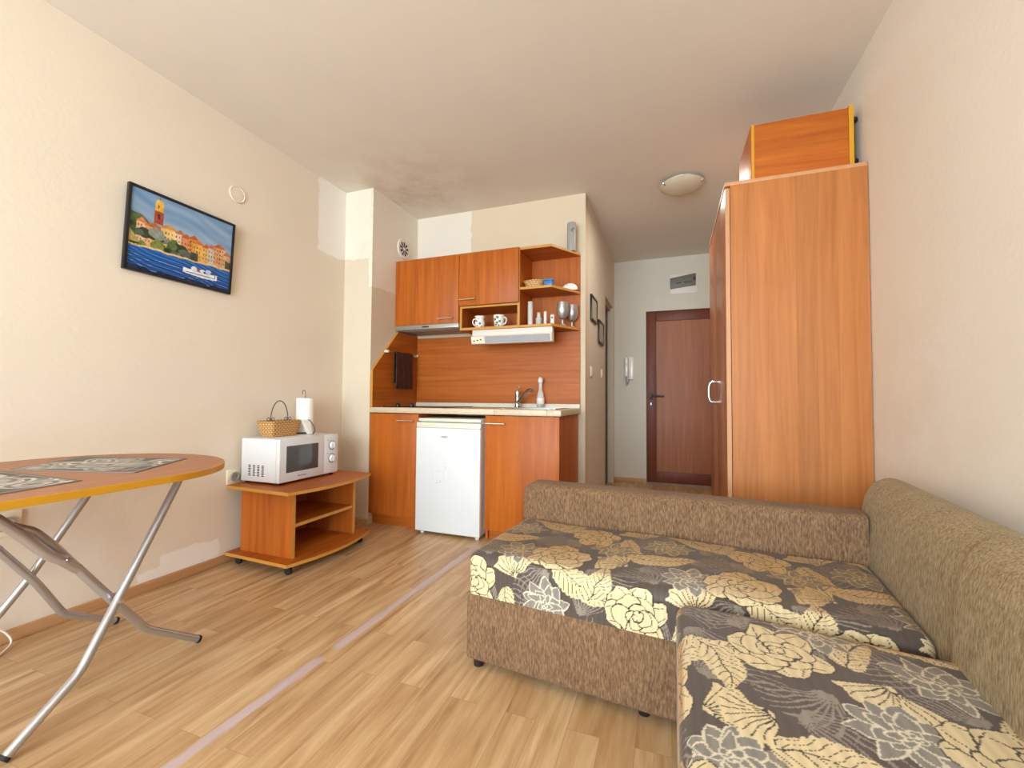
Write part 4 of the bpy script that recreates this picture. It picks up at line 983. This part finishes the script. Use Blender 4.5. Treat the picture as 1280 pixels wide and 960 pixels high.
# ------------------------------------------------------------------ painting and things on the left wall
pa = thing('painting', 'framed harbour town painting in a black frame on the left wall', 'painting', (XL+0.02, 1.47, 1.73))
PY0, PY1, PZ0, PZ1 = 1.214, 1.730, 1.530, 1.932
lean = lambda co: Vector((co.x+(co.z-PZ0)/(PZ1-PZ0)*0.022, co.y+0.002*(co.z-PZ0)/(PZ1-PZ0), co.z-(co.y-PY0)*0.012))
xa = XL+0.003; fw = 0.013
mb = MB(); mb.box(xa, xa+0.020, PY0, PY0+fw, PZ0, PZ1, 0.002); mb.box(xa, xa+0.020, PY1-fw, PY1, PZ0, PZ1, 0.002); mb.box(xa, xa+0.020, PY0+fw, PY1-fw, PZ0, PZ0+fw, 0.002); mb.box(xa, xa+0.020, PY0+fw, PY1-fw, PZ1-fw, PZ1, 0.002)
mb.apply(lean); mb.build('frame', 'frame', pa)
box(xa+0.001, xa+0.012, PY0+fw, PY1-fw, PZ0+fw, PZ1-fw).apply(lean).build('backing', 'frame', pa)
def town(s, t):
    n = len(s); rs = np.random.RandomState(4)
    w1 = np.sin(s*23+t*9)+np.sin(s*11-t*31+2)+np.sin(s*47+t*5); w2 = np.sin(s*90+17*t)*np.sin(t*70+9*s)
    sw = np.sin(t*24+s*9+1.6*np.sin(s*6))*0.6+np.sin(t*51+s*15+2*np.sin(s*9))*0.4; sky = np.stack([118+18*sw+38*(1-t), 152+11*sw+22*(1-t), 190+5*sw], -1); col = sky.copy()
    def put(m, c):
        cc = np.asarray(c, float); col[m] = cc*0.94+(w2[m]*10+w1[m]*5)[:, None]
    put((t < 0.72-0.55*s+0.01*w1) & (s < 0.3), (86, 104, 62))
    tops = [(0.06, 0.15, 0.66, (232, 190, 150), (206, 120, 76)), (0.13, 0.30, 0.64, (226, 178, 128), (198, 116, 70)), (0.27, 0.42, 0.68, (238, 200, 130), (214, 150, 70)), (0.40, 0.50, 0.665, (240, 208, 176), (200, 122, 84)), (0.46, 0.56, 0.64, (222, 150, 96), (190, 96, 52)), (0.54, 0.64, 0.66, (226, 148, 78), (190, 92, 44)), (0.58, 0.70, 0.615, (232, 176, 84), (206, 118, 54)), (0.68, 0.77, 0.60, (230, 180, 96), (200, 108, 60)), (0.74, 0.82, 0.62, (206, 190, 176), (196, 110, 70)), (0.80, 0.93, 0.66, (224, 166, 120), (196, 104, 60)), (0.91, 1.0, 0.58, (214, 170, 120), (186, 110, 66))]
    for a, b, h, c, rf in tops:
        m = (s > a) & (s < b); hh = h-0.05*np.abs((s-(a+b)/2)/(b-a)*2)
        put(m & (t < hh) & (t > 0.30), rf); put(m & (t < h-0.065) & (t > 0.30), c)
        win = (np.abs(((s-a)*34) % 1-0.5) < 0.16) & (np.abs((t*17) % 1-0.5) < 0.22) & (t < h-0.09) & (t > 0.36)
        put(m & win, np.array(c)*0.42)
    m = (np.abs(s-0.245) < 0.042); put(m & (t < 0.81) & (t > 0.64), (168, 78, 52)); put(m & (np.abs(s-0.245) < 0.037) & (t < 0.91) & (t >= 0.80), (232, 180, 70)); put((((s-0.245)/0.034)**2+((t-0.905)/0.05)**2 < 1) & (t > 0.9), (232, 188, 84)); put((np.abs(s-0.245) < 0.003) & (t < 0.985) & (t > 0.94), (90, 80, 70))
    put((np.abs(s-0.245) < 0.010) & (np.abs(t-0.735) < 0.035), (80, 36, 30)); put((np.abs(s-0.235) < 0.006) & (np.abs(t-0.86) < 0.02), (120, 80, 40))
    g = [(rs.rand()*0.56, 0.32+0.24*rs.rand()**1.4, 0.03+0.04*rs.rand(), k) for k in range(46)]
    pal = [(62, 82, 44), (92, 112, 56), (126, 138, 70), (84, 96, 88), (140, 150, 140), (48, 62, 40)]
    for (x, y, r, k) in g:
        if y > 0.66-0.48*x: continue
        put(((s-x)/r)**2+((t-y)/(r*0.9))**2 < 1+0.25*w1, pal[k % 6])
    put((s < 0.12) & (t < 0.50-1.6*s) & (t > 0.33), (196, 178, 110))
    put((np.abs(s-0.97) < 0.035) & (t > 0.33) & (t < 0.44+0.02*w1), (70, 78, 48)); put((np.abs(s-0.60) < 0.04) & (t > 0.31) & (t < 0.42), (70, 82, 70))
    shore = 0.285+0.02*s+0.004*w1
    put((t < shore+0.022) & (t > shore), (228, 196, 128))
    m = t <= shore; wv = np.sin(s*38+t*120+3*np.sin(s*9))+np.sin(t*210+s*14)
    col[m] = np.stack([34+16*wv, 82+20*wv+70*(t-0.1), 150+22*wv+120*(t-0.12)], -1)[m]
    put(m & (wv > 1.75) & (t < 0.2), (150, 180, 215)); put(m & (t < 0.035+0.01*w1), (22, 40, 74))
    bh = (s > 0.50) & (s < 0.86) & (t < 0.17+0.05*np.abs(s-0.68)*2) & (t > 0.10+0.10*np.abs(s-0.70)); put(bh, (238, 240, 244)); put((np.abs(t-0.135) < 0.006) & (s > 0.53) & (s < 0.84), (90, 110, 150))
    for (x, y, a, b, c) in ((0.61, 0.20, 0.03, 0.035, (232, 236, 240)), (0.66, 0.195, 0.02, 0.02, (190, 90, 70)), (0.70, 0.195, 0.03, 0.025, (236, 238, 240)), (0.76, 0.21, 0.03, 0.03, (210, 216, 224)), (0.72, 0.185, 0.012, 0.015, (60, 70, 90))): put(((s-x)/a)**2+((t-y)/b)**2 < 1, c)
    put((np.abs(s-0.835) < 0.004) & (t > 0.15) & (t < 0.30), (70, 66, 64)); put((np.abs(s-0.815) < 0.004) & (t > 0.2) & (t < 0.28), (70, 66, 64))
    return nlin(np.clip(col, 12, 250))
Pg, F, c = picture_grid((xa+0.0135, PY0+fw-0.001, PZ0+fw-0.001), (0, PY1-PY0-2*fw+0.002, 0), (0, 0, PZ1-PZ0-2*fw+0.002), 230, 180, town)
tl = (Pg[:, 2]-PZ0)/(PZ1-PZ0); Pg[:, 0] += tl*0.022; Pg[:, 1] += 0.002*tl; Pg[:, 2] -= (Pg[:, 1]-PY0)*0.012
pattern_mesh('canvas', Pg, F, c, 'picture', pa, smooth=False)
MB().lathe([(0, 0.0055), (0.034, 0.0055), (0.040, 0.0045), (0.045, 0.0075), (0.048, 0.006), (0.049, 0.0)], (XL+0.0008, 1.767, 2.126), 'x').build('cover_plate', 'wall_left')
tag(bpy.data.objects['cover_plate'], 'round wall-coloured cover plate right of the harbour painting', 'cover plate')
def socket(y, z, label, s=0.041):
    t = thing('power_socket', label, 'socket', (XL, y, z), 'power sockets on the left wall')
    box(XL+0.0006, XL+0.012, y-s, y+s, z-s, z+s, 0.003, 3).build('plate', 'cream', t)
    MB().lathe([(0.026, 0.0), (0.028, 0.010), (0.026, 0.012), (0.021, 0.012), (0.019, 0.002), (0, 0.001)], (XL+0.0122, y, z), 'x').build('socket_cup', 'grey', t)
    for d in (-0.0095, 0.0095): MB().cyl((XL+0.0136, y+d, z), (XL+0.0150, y+d, z), 0.0026, 10).build('pin_hole', 'black', t)
socket(1.790, 0.481, 'cream power socket on the left wall beside the low trolley')
socket(0.880, 0.452, 'cream socket plate half hidden behind the folding table', 0.046)
tag(MB().tube([(XL+0.020, 0.80, 0.10), (XL+0.022, 0.845, 0.085), (XL+0.024, 0.885, 0.058), (XL+0.040, 0.905, 0.012), (XL+0.085, 0.87, 0.005), (XL+0.16, 0.78, 0.005), (XL+0.22, 0.66, 0.005)], 0.0032, 8, smooth=2).build('cable', 'cable'), 'thin white cable dropping to the floor behind the folding table', 'cable')
pp = thing('water_pipe', 'short white pipe with a dark collar on the wall behind the low trolley', 'pipe', (XL+0.02, 2.10, 0.05))
MB().cyl((XL+0.015, 2.09, 0.06), (XL+0.015, 2.09, 0.40), 0.012, 18).build('pipe', 'white', pp); MB().lathe([(0.0125, 0), (0.0145, 0.002), (0.0145, 0.012), (0.0125, 0.014)], (XL+0.015, 2.09, 0.335)).build('collar', 'black', pp)

# ------------------------------------------------------------------ vent, hall things, ceiling lamp
vn = thing('wall_vent', 'round white vent with radial slots on the pier side above the wall cabinet', 'vent', (XC, 3.055, 2.200))
vc = (XC+0.0008, 3.055, 2.198)
MB().lathe([(0, 0.010), (0.058, 0.010), (0.066, 0.012), (0.080, 0.012), (0.086, 0.006), (0.087, 0.0)], vc, 'x', 36).build('housing', 'plate', vn)
mb = MB()
for k in range(9):
    a = 2*PI*k/9+0.15; d = Vector((0, math.cos(a), math.sin(a))); n_ = Vector((0, -math.sin(a), math.cos(a))); c0 = Vector(vc)+Vector((0.0104, 0, 0))
    bm = bmesh.new(); p = [c0+d*0.016-n_*0.003, c0+d*0.016+n_*0.003, c0+d*0.058+n_*0.010, c0+d*0.058-n_*0.010]; q = [x+Vector((0.0012, 0, 0)) for x in p]
    v0 = [bm.verts.new(x) for x in p]; v1 = [bm.verts.new(x) for x in q]; bm.faces.new(v1)
    for i in range(4): bm.faces.new((v0[i], v0[(i+1) % 4], v1[(i+1) % 4], v1[i]))
    bmesh.ops.recalc_face_normals(bm, faces=bm.faces[:]); mb._add(bm)
mb.build('slots', 'darkgap', vn)
MB().lathe([(0, 0.018), (0.010, 0.017), (0.013, 0.0105)], vc, 'x', 18).build('hub', 'plate', vn)
def hall_picture(y0_, y1_, z0_, z1_, label):
    t = thing('small_picture', label, 'picture', (XK, (y0_+y1_)/2, z0_), 'small pictures in the hall'); f_ = 0.014; x0_ = XK+0.001
    mb = MB(); mb.box(x0_, x0_+0.016, y0_, y0_+f_, z0_, z1_, 0.002); mb.box(x0_, x0_+0.016, y1_-f_, y1_, z0_, z1_, 0.002); mb.box(x0_, x0_+0.016, y0_+f_, y1_-f_, z0_, z0_+f_, 0.002); mb.box(x0_, x0_+0.016, y0_+f_, y1_-f_, z1_-f_, z1_, 0.002); mb.build('frame', 'frame', t)
    box(x0_, x0_+0.008, y0_+f_, y1_-f_, z0_+f_, z1_-f_).build('print', 'paperpic', t)
hall_picture(3.478, 3.770, 1.592, 1.800, 'upper of two small black framed prints on the hall wall')
hall_picture(3.868, 4.172, 1.452, 1.660, 'lower black framed print nearer the bathroom doorway')
def switch(y, z, label):
    t = thing('light_switch', label, 'switch', (XK, y, z), 'light switches in the hall')
    box(XK+0.0006, XK+0.010, y-0.041, y+0.041, z-0.041, z+0.041, 0.003, 3).build('plate', 'cream', t)
    MB().prism([(XK+0.0102, z-0.028), (XK+0.020, z-0.028), (XK+0.0125, z+0.028), (XK+0.0102, z+0.028)], 'y', y-0.028, y+0.028, 0.001).build('rocker', 'plate', t) if False else MB().prism([(XK+0.0102, y-0.028), (XK+0.0135, y-0.028), (XK+0.0135, y+0.028), (XK+0.0102, y+0.028)], 'z', z-0.028, z+0.028, 0.001).build('rocker', 'plate', t)
switch(3.525, 1.168, 'cream light switch on the hall wall by the kitchen corner')
switch(4.090, 1.180, 'cream light switch on the hall wall by the bathroom doorway')
ic = thing('intercom_phone', 'white intercom handset on the wall left of the entrance door', 'intercom', (-0.446, YB, 1.1))
box(-0.444, -0.392, YB-0.034, YB-0.0008, 1.170, 1.425, 0.006, 3).build('base', 'china', ic)
mb = MB(); mb.box(-0.492, -0.448, YB-0.030, YB-0.0008, 1.215, 1.420, 0.006, 3); mb.build('cradle', 'plate', ic)
mb = MB(); mb.box(-0.488, -0.452, YB-0.062, YB-0.031, 1.345, 1.418, 0.010, 3); mb.box(-0.486, -0.454, YB-0.058, YB-0.040, 1.240, 1.350, 0.006, 3); mb.box(-0.488, -0.452, YB-0.062, YB-0.031, 1.200, 1.255, 0.010, 3); mb.build('handset', 'china', ic)
MB().tube([(-0.470, YB-0.040, 1.205), (-0.470, YB-0.034, 1.15), (-0.466, YB-0.030, 1.105), (-0.452, YB-0.028, 1.13), (-0.440, YB-0.022, 1.18)], 0.007, 10, smooth=2).build('cord', 'grey', ic)
fb = thing('fuse_box', 'white fuse box with a tilted smoked cover above the entrance door', 'fuse box', (0.148, YB, 2.116))
box(0.006, 0.290, YB-0.012, YB-0.0008, 2.118, 2.338, 0.003).build('plate', 'plate', fb)
cv = MB().prism([(0.004, 2.292), (0.268, 2.331), (0.268, 2.200), (0.004, 2.174)], 'y', YB-0.030, YB-0.0125, 0.002).build('cover', 'smoke', fb)
mb = MB()
for k in range(3): mb.box(0.075+k*0.016, 0.087+k*0.016, YB-0.0312, YB-0.0302, 2.225+k*0.002, 2.243+k*0.002)
mb.box(0.145, 0.232, YB-0.0312, YB-0.0302, 2.234, 2.243); mb.box(0.160, 0.180, YB-0.0312, YB-0.0302, 2.230, 2.238); mb.build('lettering', 'black', cv)
MB().prism([(0.236, 2.272), (0.262, 2.300), (0.268, 2.255), (0.250, 2.248)], 'y', YB-0.034, YB-0.0302).build('latch', 'black', cv)
lp = thing('ceiling_lamp', 'round marbled glass ceiling lamp with metal clips in the hall', 'ceiling lamp', (0.085, 3.33, H))
LC = (0.086, 3.34, H)
MB().lathe([(0, -0.018), (0.11, -0.018), (0.115, -0.0008), (0, -0.0008)], LC).build('base_plate', 'white', lp)
MB().lathe([(0.150, -0.022), (0.152, -0.026), (0.146, -0.033), (0.118, -0.050), (0.075, -0.064), (0.035, -0.070), (0, -0.071), (0, -0.068), (0.035, -0.067), (0.075, -0.061), (0.117, -0.047), (0.145, -0.030), (0.148, -0.022)], LC, n=48).build('glass_bowl', 'lampglass', lp)
for a in (R(215), R(-25), R(95)):
    d = Vector((math.cos(a), math.sin(a), 0)); c0 = Vector(LC)
    mb = MB(); mb.tube([c0+d*0.145+Vector((0, 0, -0.016)), c0+d*0.158+Vector((0, 0, -0.024)), c0+d*0.152+Vector((0, 0, -0.036)), c0+d*0.138+Vector((0, 0, -0.041))], 0.006, 8, smooth=1); mb.tube([c0+d*0.10+Vector((0, 0, -0.014)), c0+d*0.148+Vector((0, 0, -0.016))], 0.005, 8); mb.build('clip', 'chrome', lp)
hl = bpy.data.lights.new('hall_fill', 'AREA'); hl.shape = 'DISK'; hl.size = 0.26; hl.energy = 11; hl.specular_factor = 0.05; hl.color = (1.0, 0.95, 0.84)  # weak fill light added under the lamp bowl to brighten the hall
ho = bpy.data.objects.new('hall_fill', hl); COL.objects.link(ho); ho.location = (LC[0], LC[1], H-0.078)
